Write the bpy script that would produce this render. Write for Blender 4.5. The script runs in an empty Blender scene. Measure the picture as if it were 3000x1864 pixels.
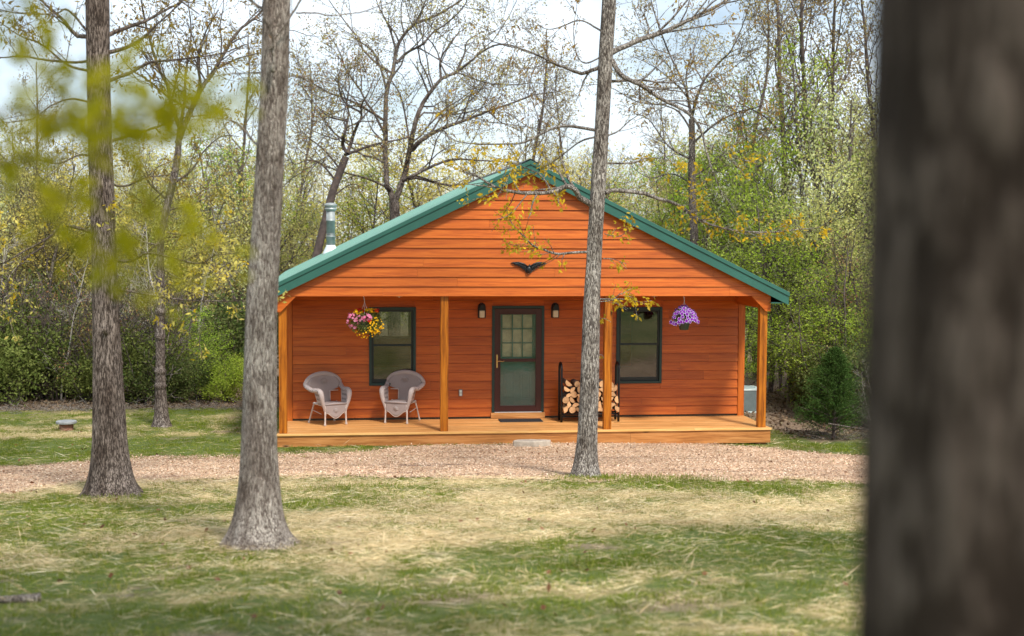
import bpy, math, numpy as np
from mathutils import Vector, Matrix
S = bpy.context.scene
COL = S.collection
R = math.radians

# ------------------------------------------------------------------ camera model
F, CX, CY = 4000., 1500., 932.
CAM = np.array([0., -25., 4.06])
yaw = math.atan(500 / F); pit = -math.atan(257 / F * math.cos(yaw)); roll = R(.3)
fw = np.array([math.sin(yaw) * math.cos(pit), math.cos(yaw) * math.cos(pit), math.sin(pit)])
_r = np.array([math.cos(yaw), -math.sin(yaw), 0]); _u = np.cross(_r, fw)
rt = _r * math.cos(roll) + _u * math.sin(roll); up = _u * math.cos(roll) - _r * math.sin(roll)
def ray(x, y): return fw + rt * (x - CX) / F - up * (y - CY) / F
def atY(x, y, Y):
    d = ray(x, y); return CAM + d * (Y - CAM[1]) / d[1]

# ------------------------------------------------------------------ noise + ground
def vnoise(x, y, seed=0):
    x = np.asarray(x, float); y = np.asarray(y, float)
    xi = np.floor(x).astype(np.int64); yi = np.floor(y).astype(np.int64)
    fx = x - xi; fy = y - yi; fx = fx * fx * (3 - 2 * fx); fy = fy * fy * (3 - 2 * fy)
    def h(a, b):
        n = (a * 374761393 + b * 668265263 + seed * 974634777) & 0xffffffff
        n = ((n ^ (n >> 13)) * 1274126177) & 0xffffffff
        return ((n ^ (n >> 16)) & 0xffff) / 65535.
    return (h(xi, yi) * (1 - fx) + h(xi + 1, yi) * fx) * (1 - fy) + (h(xi, yi + 1) * (1 - fx) + h(xi + 1, yi + 1) * fx) * fy
def fbm(x, y, seed=0, o=4):
    s = 0; a = .5; t = 0
    for i in range(o):
        s = s + a * vnoise(x * 2 ** i, y * 2 ** i, seed + i * 7); t += a; a *= .5
    return s / t
def G(X, Y):
    X = np.asarray(X, float); Y = np.asarray(Y, float)
    Yc = np.maximum(Y, -70)
    t = -(Yc + 1.5); s = (t + np.sqrt(t * t + 4)) / 2
    z = .06 + .098 * s - .02 * np.clip(X - 4, 0, 6) - .03 * np.clip(Y - 8, 0, 60)
    return z + .05 * (fbm(X * .5, Y * .5, 3) - .5) * np.clip((-Y - 1) / 3, 0, 1)
def g(X, Y): return float(G(X, Y))
ROAD_X = [-40, -14, -9, -5.5, -3.5, -1.2, .2, 1.2, 3.1, 6.8, 8.0, 9.3, 14, 40]
ROAD_T = [-16, -6, -4, -2.3, -1.3, -1.1, -.9, -.15, .1, .0, -.9, -1.9, -4.5, -18]
ROAD_B = [-26, -12, -9.3, -7.6, -5.2, -4.8, -5.0, -5.3, -5.8, -6.5, -7.3, -8.6, -12, -30]
def road(X, Y):
    t = np.interp(X, ROAD_X, ROAD_T); b = np.interp(X, ROAD_X, ROAD_B)
    n = (fbm(X * 1.1, Y * 1.1, 11) - .5) * 1.5
    n2 = (fbm(X * 5, Y * 5, 12) - .5) * .5
    return np.minimum(t - Y + n * .5 + n2, Y - b + n + n2)      # >0 inside
def straw(X, Y):
    """0 = green grass, 1 = dry straw"""
    s = (fbm(X * .55 + 3, Y * 1.0, 21, 5) - .5) * 2.6 + .26
    s = s + (fbm(X * 3.5, Y * 3.5, 31, 4) - .5) * 2.0
    for (cx, cy, rx, ry, a) in [(3.2, -10.0, 3.4, 1.6, .75), (1.0, -12.2, 1.8, .9, .55), (4.6, -8.9, 2.2, .8, .5),
                                (2.6, -13.3, 2.4, .75, -1.0), (3.9, -12.5, 1.6, .7, -.8), (-.5, -15.2, 2., .9, -.25), (-3.5, -11.5, 2.2, 1.6, -.4),
                                (-4.5, 1.9, 5, .45, .9), (-5, .2, 6, 1.1, -1.4), (-1.9, 2.6, 1.5, .5, .5), (10, -1.4, 3, 1.2, -.9),
                                (3.4, -7.3, 2.2, .6, -.55), (.3, -7.6, 1.4, .5, .4)]:
        s = s + a * np.exp(-((X - cx) / rx) ** 2 - ((Y - cy) / ry) ** 2)
    s = s - .16 * np.clip((-Y - 13.2) / 1.5, 0, 1) - .25 * np.clip((-X - .5) / 2, 0, 1) * (Y < -7)
    return np.clip(s, 0, 1)

# ------------------------------------------------------------------ mesh helpers
def np_mesh(name, V, Q, mats, smooth=False, attr=None, midx=None):
    V = np.asarray(V, np.float32); Q = np.asarray(Q, np.int32)
    me = bpy.data.meshes.new(name); k = Q.shape[1]
    me.vertices.add(len(V)); me.vertices.foreach_set('co', V.ravel())
    me.loops.add(Q.size); me.loops.foreach_set('vertex_index', Q.ravel())
    me.polygons.add(len(Q)); me.polygons.foreach_set('loop_start', np.arange(0, Q.size, k, dtype=np.int32))
    me.polygons.foreach_set('loop_total', np.full(len(Q), k, np.int32))
    if smooth: me.polygons.foreach_set('use_smooth', np.ones(len(Q), bool))
    if midx is not None: me.polygons.foreach_set('material_index', np.asarray(midx, np.int32))
    for m in (mats if isinstance(mats, (list, tuple)) else [mats]): me.materials.append(m)
    if attr is not None:
        a = me.color_attributes.new('mixc', 'FLOAT_COLOR', 'POINT')
        a.data.foreach_set('color', np.asarray(attr, np.float32).ravel())
    me.update(calc_edges=True); me.validate()
    return me
def link(name, me, parent=None, loc=None):
    o = bpy.data.objects.new(name, me); COL.objects.link(o)
    if parent: o.parent = parent
    if loc is not None: o.location = loc
    return o
def tag(o, label=None, cat=None, group=None, kind=None):
    if label: o['label'] = label
    if cat: o['category'] = cat
    if group: o['group'] = group
    if kind: o['kind'] = kind
    return o
def thing(name, label, cat, loc=(0, 0, 0), rz=0, group=None):
    o = bpy.data.objects.new(name, None); COL.objects.link(o)
    o.location = loc; o.rotation_euler = (0, 0, rz); o.empty_display_size = .3
    return tag(o, label, cat, group)

class MB:
    """collects faces; vertices given in the thing's local frame (minus origin)"""
    def __init__(s, org=(0, 0, 0)): s.v = []; s.f = []; s.m = []; s.sm = []; s.o = np.array(org, float)
    def add(s, vs, fs, m=0, smooth=False):
        b = len(s.v)
        s.v += [tuple(np.asarray(p, float) - s.o) for p in vs]
        for f in fs: s.f.append([b + i for i in f]); s.m.append(m); s.sm.append(smooth)
    def box(s, x0, x1, y0, y1, z0, z1, m=0):
        s.add([(x0, y0, z0), (x1, y0, z0), (x1, y1, z0), (x0, y1, z0), (x0, y0, z1), (x1, y0, z1), (x1, y1, z1), (x0, y1, z1)],
              [(0, 3, 2, 1), (4, 5, 6, 7), (0, 1, 5, 4), (1, 2, 6, 5), (2, 3, 7, 6), (3, 0, 4, 7)], m)
    def frame(s, x0, x1, z0, z1, w, y0, y1, m=0, wb=None):
        wb = w if wb is None else wb
        s.box(x0, x0 + w, y0, y1, z0, z1, m); s.box(x1 - w, x1, y0, y1, z0, z1, m)
        s.box(x0 + w, x1 - w, y0, y1, z1 - w, z1, m); s.box(x0 + w, x1 - w, y0, y1, z0, z0 + wb, m)
    def prism(s, poly, y0, y1, m=0):       # poly in xz, extruded along y
        n = len(poly)
        s.add([(x, y0, z) for x, z in poly] + [(x, y1, z) for x, z in poly],
              [tuple(range(n)), tuple(range(2 * n - 1, n - 1, -1))] + [((i + 1) % n, i, n + i, n + (i + 1) % n) for i in range(n)], m)
    def tube(s, pts, rad, n=8, m=0, smooth=True, flat=None):
        V, Q = tube_np(pts, rad, n)
        b = len(V); s.add(list(V) , [tuple(q) for q in Q] + [tuple(range(n))[::-1], tuple(range(b - n, b))], m, smooth)
    def lathe(s, prof, cx, cy, n=20, m=0, smooth=True):
        vs = []; fs = []
        for r, z in prof:
            for k in range(n):
                a = 2 * math.pi * k / n; vs.append((cx + r * math.cos(a), cy + r * math.sin(a), z))
        for i in range(len(prof) - 1):
            for k in range(n): fs.append((i * n + k, i * n + (k + 1) % n, (i + 1) * n + (k + 1) % n, (i + 1) * n + k))
        fs.append(tuple(range(n))[::-1]); fs.append(tuple(range((len(prof) - 1) * n, len(prof) * n)))
        s.add(vs, fs, m, smooth)
    def build(s, name, mats, parent=None, bevel=0, loc=None):
        me = bpy.data.meshes.new(name); me.from_pydata(s.v, [], s.f)
        me.polygons.foreach_set('material_index', s.m); me.polygons.foreach_set('use_smooth', s.sm)
        for mt in (mats if isinstance(mats, (list, tuple)) else [mats]): me.materials.append(mt)
        me.update(); o = link(name, me, parent, loc)
        if bevel:
            b = o.modifiers.new('bevel', 'BEVEL'); b.width = bevel; b.segments = 2; b.limit_method = 'ANGLE'
        return o

def tube_np(pts, rad, n, lump=None):
    P = np.asarray(pts, float); N = len(P); rad = np.broadcast_to(np.asarray(rad, float), (N,))
    T = np.gradient(P, axis=0); T /= np.linalg.norm(T, axis=1)[:, None] + 1e-9
    ref = np.array([0, 1., 0]) if abs(T[:, 1]).mean() < .7 else np.array([1., 0, 0])
    A = np.cross(T, ref); A /= np.linalg.norm(A, axis=1)[:, None] + 1e-9; B = np.cross(T, A)
    a = np.arange(n) * 2 * math.pi / n
    rr = rad[:, None] * np.ones((1, n))
    if lump is not None: rr = rr * lump(P, a)
    V = P[:, None] + rr[..., None] * (np.cos(a)[None, :, None] * A[:, None] + np.sin(a)[None, :, None] * B[:, None])
    i = np.arange(N - 1)[:, None] * n; k = np.arange(n)[None, :]; k2 = (k + 1) % n
    Q = np.stack([i + k, i + k2, i + n + k2, i + n + k], -1).reshape(-1, 4)
    return V.reshape(-1, 3), Q
class Tubes:
    def __init__(s): s.V = []; s.Q = []; s.n = 0
    def add(s, pts, rad, n=3, lump=None):
        V, Q = tube_np(pts, rad, n, lump); s.V.append(V); s.Q.append(Q + s.n); s.n += len(V)
    def mesh(s, name, mat, org=(0, 0, 0)):
        return np_mesh(name, np.concatenate(s.V) - np.asarray(org), np.concatenate(s.Q), mat, True)

# ------------------------------------------------------------------ materials
def newmat(name):
    m = bpy.data.materials.new(name); m.use_nodes = True; nt = m.node_tree
    b = nt.nodes['Principled BSDF']; return m, nt, b
def N(nt, t, **k):
    n = nt.nodes.new(t)
    for a, v in k.items():
        if a.startswith('i_'): n.inputs[a[2:].replace('_', ' ')].default_value = v
        else: setattr(n, a, v)
    return n
def L(nt, a, b): nt.links.new(a, b)
def ramp(nt, fac, stops, interp='LINEAR'):
    r = nt.nodes.new('ShaderNodeValToRGB'); r.color_ramp.interpolation = interp
    e = r.color_ramp.elements
    while len(e) < len(stops): e.new(.5)
    for x, (p, c) in zip(e, stops): x.position = p; x.color = (*c, 1)
    L(nt, fac, r.inputs['Fac']); return r.outputs['Color']
def mixc(nt, fac, a, b, mode='MIX'):
    m = nt.nodes.new('ShaderNodeMix'); m.data_type = 'RGBA'; m.blend_type = mode
    for s, v in ((m.inputs[0], fac), (m.inputs[6], a), (m.inputs[7], b)):
        if hasattr(v, 'is_linked'): L(nt, v, s)
        else: s.default_value = v if isinstance(v, (int, float)) else (*v, 1)
    return m.outputs[2]
def mapping(nt, scale, coord='Object', rnd=0):
    tc = nt.nodes.new('ShaderNodeTexCoord'); mp = nt.nodes.new('ShaderNodeMapping'); mp.inputs['Scale'].default_value = scale
    src = tc.outputs[coord]
    if rnd:
        ge = nt.nodes.new('ShaderNodeNewGeometry'); v = nt.nodes.new('ShaderNodeVectorMath'); v.operation = 'SCALE'
        cb = nt.nodes.new('ShaderNodeCombineXYZ')
        for i in range(3): L(nt, ge.outputs['Random Per Island'], cb.inputs[i])
        L(nt, cb.outputs[0], v.inputs[0]); v.inputs['Scale'].default_value = rnd
        ad = nt.nodes.new('ShaderNodeVectorMath'); L(nt, src, ad.inputs[0]); L(nt, v.outputs[0], ad.inputs[1]); src = ad.outputs[0]
    L(nt, src, mp.inputs['Vector']); return mp.outputs['Vector']
def noise(nt, vec, sc, det=4, rough=.6, dist=0):
    n = N(nt, 'ShaderNodeTexNoise'); n.inputs['Scale'].default_value = sc; n.inputs['Detail'].default_value = det
    n.inputs['Roughness'].default_value = rough; n.inputs['Distortion'].default_value = dist
    if vec: L(nt, vec, n.inputs['Vector'])
    return n.outputs['Fac']
def bump(nt, b, h, s, d=.01, prev=None):
    n = N(nt, 'ShaderNodeBump'); n.inputs['Strength'].default_value = s; n.inputs['Distance'].default_value = d
    L(nt, h, n.inputs['Height'])
    if prev: L(nt, prev, n.inputs['Normal'])
    L(nt, n.outputs[0], b.inputs['Normal']); return n.outputs[0]

def plain(name, c, rough=.5, metal=0, var=.12, sc=6., bmp=0, spec=.5):
    m, nt, b = newmat(name); v = mapping(nt, (1, 1, 1))
    f = noise(nt, v, sc, 5)
    col = ramp(nt, f, [(.3, tuple(x * (1 - var) for x in c)), (.7, tuple(min(1, x * (1 + var)) for x in c))])
    L(nt, col, b.inputs['Base Color']); b.inputs['Roughness'].default_value = rough; b.inputs['Metallic'].default_value = metal
    b.inputs['Specular IOR Level'].default_value = spec
    if bmp: bump(nt, b, noise(nt, v, sc * 8, 4), bmp, .003)
    return m
def wood(name, dark, mid, light, axis=0, rough=.45, var=.25, knots=False, grain=1.):
    m, nt, b = newmat(name)
    sc = [9., 9., 9.]; sc[axis] = .55
    v = mapping(nt, tuple(sc), rnd=37.)
    f1 = noise(nt, v, 2.2, 5, .65, .5)
    sc2 = [60., 60., 60.]; sc2[axis] = 1.6
    v2 = mapping(nt, tuple(sc2), rnd=17.)
    f2 = noise(nt, v2, 1.4, 3, .6)
    mx = N(nt, 'ShaderNodeMath', operation='MULTIPLY_ADD'); L(nt, f2, mx.inputs[0]); mx.inputs[1].default_value = .45 * grain; L(nt, f1, mx.inputs[2])
    sb = N(nt, 'ShaderNodeMath', operation='SUBTRACT'); L(nt, mx.outputs[0], sb.inputs[0]); sb.inputs[1].default_value = .22 * grain
    col = ramp(nt, sb.outputs[0], [(.3, dark), (.5, mid), (.72, light)])
    ge = N(nt, 'ShaderNodeNewGeometry')
    hv = N(nt, 'ShaderNodeHueSaturation'); L(nt, col, hv.inputs['Color'])
    mr = N(nt, 'ShaderNodeMapRange'); L(nt, ge.outputs['Random Per Island'], mr.inputs[0]); mr.inputs[3].default_value = 1 - var; mr.inputs[4].default_value = 1 + var
    L(nt, mr.outputs[0], hv.inputs['Value']); col = hv.outputs['Color']
    if knots:
        sk = [3.2, 3.2, 3.2]; sk[axis] = 1.1
        vk = mapping(nt, tuple(sk), rnd=11.); vo = N(nt, 'ShaderNodeTexVoronoi'); vo.inputs['Scale'].default_value = 1.3; L(nt, vk, vo.inputs['Vector'])
        kf = ramp(nt, vo.outputs['Distance'], [(.05, (1, 1, 1)), (.13, (0, 0, 0))])
        col = mixc(nt, kf, col, tuple(x * .25 for x in dark))
    L(nt, col, b.inputs['Base Color']); b.inputs['Roughness'].default_value = rough
    b.inputs['Specular IOR Level'].default_value = .35
    bump(nt, b, f2, .25, .003)
    return m
def leafmat(name, cols, trans=.45):
    m, nt, b = newmat(name); nt.nodes.remove(b)
    ge = N(nt, 'ShaderNodeNewGeometry')
    n = len(cols); col = ramp(nt, ge.outputs['Random Per Island'], [(i / max(1, n - 1), c) for i, c in enumerate(cols)])
    v = mapping(nt, (1, 1, 1)); f = noise(nt, v, .9, 2)
    hv = N(nt, 'ShaderNodeHueSaturation'); L(nt, col, hv.inputs['Color'])
    mr = N(nt, 'ShaderNodeMapRange'); L(nt, f, mr.inputs[0]); mr.inputs[1].default_value = .3; mr.inputs[2].default_value = .7; mr.inputs[3].default_value = .75; mr.inputs[4].default_value = 1.25
    L(nt, mr.outputs[0], hv.inputs['Value'])
    oi = N(nt, 'ShaderNodeObjectInfo'); m2 = N(nt, 'ShaderNodeMapRange'); L(nt, oi.outputs['Random'], m2.inputs[0]); m2.inputs[3].default_value = .485; m2.inputs[4].default_value = .515
    L(nt, m2.outputs[0], hv.inputs['Hue'])
    d = N(nt, 'ShaderNodeBsdfDiffuse'); t = N(nt, 'ShaderNodeBsdfTranslucent'); mx = N(nt, 'ShaderNodeMixShader'); mx.inputs[0].default_value = trans
    L(nt, hv.outputs[0], d.inputs[0]); L(nt, hv.outputs[0], t.inputs[0]); L(nt, d.outputs[0], mx.inputs[1]); L(nt, t.outputs[0], mx.inputs[2])
    L(nt, mx.outputs[0], nt.nodes['Material Output'].inputs[0]); return m
def bark(name, crack, plate, pale, sc=26., zs=.22, patch=1.2, bs=.9, bd=.02, lo=.03, hi=.22):
    m, nt, b = newmat(name)
    n1 = noise(nt, mapping(nt, (sc, sc, sc * zs)), 1.5, 6, .62, .9)        # long vertical fissures
    n2 = noise(nt, mapping(nt, (sc, sc, sc * zs * 1.8)), 3.6, 4, .6, .4)
    vo = N(nt, 'ShaderNodeTexVoronoi', feature='DISTANCE_TO_EDGE'); vo.inputs['Scale'].default_value = 1.9
    w = N(nt, 'ShaderNodeTexNoise'); w.inputs['Scale'].default_value = 1.2; w.inputs['Detail'].default_value = 5; v = mapping(nt, (sc, sc, sc * zs)); L(nt, v, w.inputs['Vector'])
    vm = N(nt, 'ShaderNodeVectorMath', operation='SCALE'); vm.inputs['Scale'].default_value = 1.3; L(nt, w.outputs['Color'], vm.inputs[0])
    ad = N(nt, 'ShaderNodeVectorMath'); L(nt, v, ad.inputs[0]); L(nt, vm.outputs[0], ad.inputs[1]); L(nt, ad.outputs[0], vo.inputs['Vector'])
    a1 = N(nt, 'ShaderNodeMath', operation='MULTIPLY_ADD'); L(nt, vo.outputs['Distance'], a1.inputs[0]); a1.inputs[1].default_value = 1.1; L(nt, n1, a1.inputs[2])
    a2 = N(nt, 'ShaderNodeMath', operation='MULTIPLY_ADD'); L(nt, n2, a2.inputs[0]); a2.inputs[1].default_value = .5; L(nt, a1.outputs[0], a2.inputs[2])
    e = ramp(nt, a2.outputs[0], [(.80 + lo, (0, 0, 0)), (.92 + lo, (.6, .6, .6)), (1.15, (1, 1, 1))])
    c = mixc(nt, ramp(nt, noise(nt, mapping(nt, (1, 1, .6)), patch * 1.5, 6, .7), [(.38, (0, 0, 0)), (.62, (1, 1, 1))]), plate, pale)
    c = mixc(nt, e, crack, c)
    stn = ramp(nt, noise(nt, mapping(nt, (1, 1, .45)), 4.5, 5, .7, .6), [(.36, (.50, .45, .42)), (.47, (.92, .90, .88)), (.58, (1.12, 1.11, 1.10))])
    c = mixc(nt, 1., c, stn, 'MULTIPLY')
    L(nt, c, b.inputs['Base Color']); b.inputs['Roughness'].default_value = .9; b.inputs['Specular IOR Level'].default_value = .15
    bump(nt, b, a2.outputs[0], bs, bd); return m
def glass(name, tint=(.9, .93, .9), refl=.22):
    m, nt, b = newmat(name); nt.nodes.remove(b)
    t = N(nt, 'ShaderNodeBsdfTransparent'); t.inputs[0].default_value = (*tint, 1)
    gl = N(nt, 'ShaderNodeBsdfGlossy'); gl.inputs['Roughness'].default_value = .012
    fr = N(nt, 'ShaderNodeFresnel'); fr.inputs[0].default_value = 1.5
    ad = N(nt, 'ShaderNodeMath', operation='ADD'); L(nt, fr.outputs[0], ad.inputs[0]); ad.inputs[1].default_value = refl - .04
    nz = N(nt, 'ShaderNodeBump'); nz.inputs['Strength'].default_value = .10; nz.inputs['Distance'].default_value = .01
    L(nt, noise(nt, mapping(nt, (1, 1, 1)), 11, 3), nz.inputs['Height']); L(nt, nz.outputs[0], gl.inputs['Normal'])
    mx = N(nt, 'ShaderNodeMixShader'); L(nt, ad.outputs[0], mx.inputs[0]); L(nt, t.outputs[0], mx.inputs[1]); L(nt, gl.outputs[0], mx.inputs[2])
    L(nt, mx.outputs[0], nt.nodes['Material Output'].inputs[0]); return m

M = {}
M['siding'] = wood('cedar_siding', (.34, .066, .006), (.48, .106, .010), (.58, .150, .018), 0, .42, .11)
M['siding_side'] = wood('cedar_siding_side', (.34, .066, .006), (.48, .106, .010), (.58, .150, .018), 1, .42, .10)
M['trimwood'] = wood('trim_wood', (.34, .072, .008), (.47, .112, .012), (.57, .155, .02), 2, .45, .08)
M['beamwood'] = wood('beam_wood', (.34, .072, .008), (.47, .112, .012), (.57, .155, .02), 1, .45, .08)
M['post'] = wood('amber_post_wood', (.12, .030, .004), (.38, .112, .007), (.54, .19, .016), 2, .35, .12, True, 1.3)
M['deck'] = wood('deck_boards', (.38, .16, .045), (.60, .28, .085), (.74, .42, .17), 0, .5, .14, False, 1.3)
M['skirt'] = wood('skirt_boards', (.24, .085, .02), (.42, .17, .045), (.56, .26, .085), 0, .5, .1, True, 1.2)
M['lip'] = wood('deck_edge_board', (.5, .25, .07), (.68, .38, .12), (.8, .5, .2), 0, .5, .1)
M['green'] = plain('green_paint', (.026, .115, .088), .42, 0, .1, 3)
M['roof'] = plain('green_roof_metal', (.24, .42, .36), .30, .1, .08, 2)
M['dkgreen'] = plain('dark_green_trim', (.011, .040, .036), .4, 0, .12, 5)
M['sash'] = plain('black_sash', (.008, .014, .014), .4)
M['maroon'] = plain('maroon_door', (.055, .012, .012), .3, 0, .1, 4)
M['teal'] = plain('teal_inner_door', (.07, .24, .22), .5, 0, .1, 5)
M['brass'] = plain('brass', (.7, .48, .2), .3, 1)
M['glass'] = glass('window_glass', (.8, .84, .8), .12)
M['doorglass'] = glass('storm_glass', (.93, .95, .93), .07)
M['black'] = plain('black_metal', (.012, .012, .013), .4, .3)
M['frost'] = plain('frosted_glass', (.7, .66, .52), .3)
M['steel'] = plain('galvanised_steel', (.36, .385, .38), .45, .45, .25, 8)
M['white'] = plain('white_flashing', (.75, .78, .8), .4, .2)
M['room'] = plain('dim_room_wall', (.12, .09, .06), .8)
M['cream'] = plain('cream_finish', (.80, .72, .50), .8, 0, .25, 7)
M['greybox'] = plain('grey_box', (.25, .28, .3), .5)
M['ac'] = plain('ac_casing', (.62, .72, .70), .5, .1)
M['acgrill'] = plain('ac_grille', (.28, .35, .35), .6)
M['mat'] = plain('rubber_mat', (.025, .026, .03), .8, 0, .3, 40)
M['stone'] = plain('stone', (.42, .36, .29), .9, 0, .3, 9, .6)
M['slab'] = plain('stone_cap', (.26, .27, .27), .9, 0, .25, 14, .6)
M['brick'] = plain('brick_red', (.22, .10, .065), .9, 0, .3, 14, .6)
M['soil'] = plain('soil', (.12, .08, .05), .95)
M['eagle'] = plain('cast_black_iron', (.022, .028, .032), .4, .4, .5, 30, .5)
M['bark_brown'] = bark('oak_bark_brown', (.06, .045, .037), (.25, .195, .165), (.42, .345, .30), 34, .11)
M['bark_grey'] = bark('oak_bark_grey', (.16, .125, .105), (.40, .33, .285), (.74, .66, .58), 34, .14, 1.5, 1., .03, -.03, .14)
M['bark_pale'] = bark('oak_bark_pale', (.12, .10, .088), (.60, .54, .48), (.78, .72, .65), 38, .12, 1.3, 1., .03, .04, .16)
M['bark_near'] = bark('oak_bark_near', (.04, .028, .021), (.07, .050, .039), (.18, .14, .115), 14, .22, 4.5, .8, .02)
M['bark_far'] = bark('forest_bark', (.07, .055, .048), (.19, .155, .135), (.32, .28, .25), 18, .3, 1)
M['bark_dark'] = plain('dark_wet_bark', (.085, .062, .054), .9, 0, .5, 7)
M['bark_white'] = plain('pale_sycamore_bark', (.42, .38, .33), .9, 0, .35, 4)
M['leaf_yellow'] = leafmat('leaf_yellow', [(.50, .34, .015), (.66, .46, .03), (.42, .33, .03), (.55, .42, .06)])
M['leaf_catkin'] = leafmat('leaf_catkin', [(.20, .13, .04), (.30, .21, .06), (.38, .27, .06), (.24, .14, .06)])
M['leaf_bud'] = leafmat('leaf_bud', [(.26, .18, .09), (.34, .27, .12), (.42, .35, .13), (.26, .17, .11)])
M['leaf_olive'] = leafmat('leaf_olive', [(.52, .50, .16), (.66, .62, .24), (.60, .52, .18), (.46, .48, .15)])
M['leaf_pale'] = leafmat('leaf_pale', [(.62, .62, .28), (.74, .73, .38), (.55, .57, .23)])
M['leaf_gold'] = leafmat('leaf_gold', [(.68, .54, .10), (.76, .62, .18), (.62, .53, .16), (.55, .42, .13)])
M['leaf_green'] = leafmat('leaf_green', [(.25, .37, .035), (.37, .48, .06), (.44, .52, .09), (.28, .35, .05)])
M['leaf_lime'] = leafmat('leaf_lime', [(.30, .48, .04), (.42, .58, .06), (.48, .58, .10)])
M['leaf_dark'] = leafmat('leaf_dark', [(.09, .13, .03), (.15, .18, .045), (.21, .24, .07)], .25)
M['leaf_cedar'] = leafmat('leaf_cedar', [(.035, .08, .018), (.055, .11, .025), (.09, .15, .04)], .15)
M['leaf_rust'] = leafmat('leaf_rust', [(.36, .17, .09), (.42, .24, .12), (.28, .12, .07)])
M['leaf_near'] = leafmat('leaf_near', [(.42, .40, .015), (.54, .48, .02), (.32, .32, .02)], .5)
M['grass'] = leafmat('grass_blades', [(.13, .17, .018), (.21, .26, .03), (.15, .20, .03), (.36, .36, .07)], .35)
M['straw'] = leafmat('straw', [(.50, .37, .17), (.78, .64, .38), (.38, .27, .12), (.88, .78, .54)], .15)
M['fallen'] = leafmat('fallen_leaf', [(.16, .075, .04), (.22, .11, .055), (.11, .055, .035)], .1)
M['litter'] = leafmat('litter_leaf', [(.16, .11, .07), (.22, .16, .10), (.11, .075, .05), (.26, .21, .13)], .1)
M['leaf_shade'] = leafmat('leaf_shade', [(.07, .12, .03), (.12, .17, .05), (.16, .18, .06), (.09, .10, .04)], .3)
M['chip'] = leafmat('stone_chips', [(.52, .34, .21), (.66, .46, .30), (.36, .22, .14), (.80, .65, .48), (.22, .14, .09)], .0)
M['pot'] = plain('green_pot', (.035, .06, .045), .5)
M['f_pink'] = leafmat('flower_pink', [(.75, .16, .32), (.80, .35, .50), (.65, .08, .22)], .25)
M['f_yellow'] = leafmat('flower_yellow', [(.80, .48, .01), (.85, .58, .03), (.75, .36, .01)], .25)
M['f_red'] = leafmat('flower_red', [(.50, .01, .015), (.65, .03, .02)], .2)
M['f_purple'] = leafmat('flower_purple', [(.20, .012, .28), (.28, .03, .40), (.15, .01, .22)], .2)
M['f_rim'] = leafmat('flower_pale_rim', [(.62, .46, .80), (.75, .62, .88)], .2)
def _bark_log():
    return plain('firewood_bark', (.085, .06, .045), .9, 0, .5, 30, .6)
M['logbark'] = _bark_log()
def _logend():
    m, nt, b = newmat('cut_log_end'); v = mapping(nt, (1, .05, 1))
    w = noise(nt, v, 22, 4, .6, 1.2); ge = N(nt, 'ShaderNodeNewGeometry'); oi = N(nt, 'ShaderNodeObjectInfo')
    c = ramp(nt, w, [(.3, (.36, .17, .07)), (.5, (.60, .34, .16)), (.7, (.74, .48, .26))])
    hv = N(nt, 'ShaderNodeHueSaturation'); L(nt, c, hv.inputs['Color']); mr = N(nt, 'ShaderNodeMapRange'); L(nt, oi.outputs['Random'], mr.inputs[0])
    mr.inputs[3].default_value = .7; mr.inputs[4].default_value = 1.15; L(nt, mr.outputs[0], hv.inputs['Value']); L(nt, hv.outputs[0], b.inputs['Base Color']); b.inputs['Roughness'].default_value = .8
    return m
M['logend'] = _logend()
def _wicker(name, base, dark, sc=1.):
    m, nt, b = newmat(name)
    v = mapping(nt, (1, 1, 1))
    wv = N(nt, 'ShaderNodeTexWave', wave_type='BANDS', bands_direction='X'); wv.inputs['Scale'].default_value = 22 * sc; wv.inputs['Distortion'].default_value = .6; L(nt, v, wv.inputs['Vector'])
    w2 = N(nt, 'ShaderNodeTexWave', wave_type='BANDS', bands_direction='Z'); w2.inputs['Scale'].default_value = 34 * sc; w2.inputs['Distortion'].default_value = .6; L(nt, v, w2.inputs['Vector'])
    mu = N(nt, 'ShaderNodeMath', operation='MULTIPLY_ADD'); L(nt, wv.outputs['Fac'], mu.inputs[0]); mu.inputs[1].default_value = .65; 
    m3 = N(nt, 'ShaderNodeMath', operation='MULTIPLY'); L(nt, w2.outputs['Fac'], m3.inputs[0]); m3.inputs[1].default_value = .35; L(nt, m3.outputs[0], mu.inputs[2])
    L(nt, ramp(nt, mu.outputs[0], [(.15, dark), (.6, base)]), b.inputs['Base Color']); b.inputs['Roughness'].default_value = .65
    bump(nt, b, mu.outputs[0], .7, .004); return m
M['weave'] = _wicker('wicker_weave', (.41, .34, .325), (.17, .135, .13))
M['rim'] = _wicker('wicker_rim', (.56, .48, .455), (.24, .19, .18), 1.3)
M['cane'] = plain('painted_cane', (.52, .43, .38), .5, 0, .15, 20)

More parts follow.
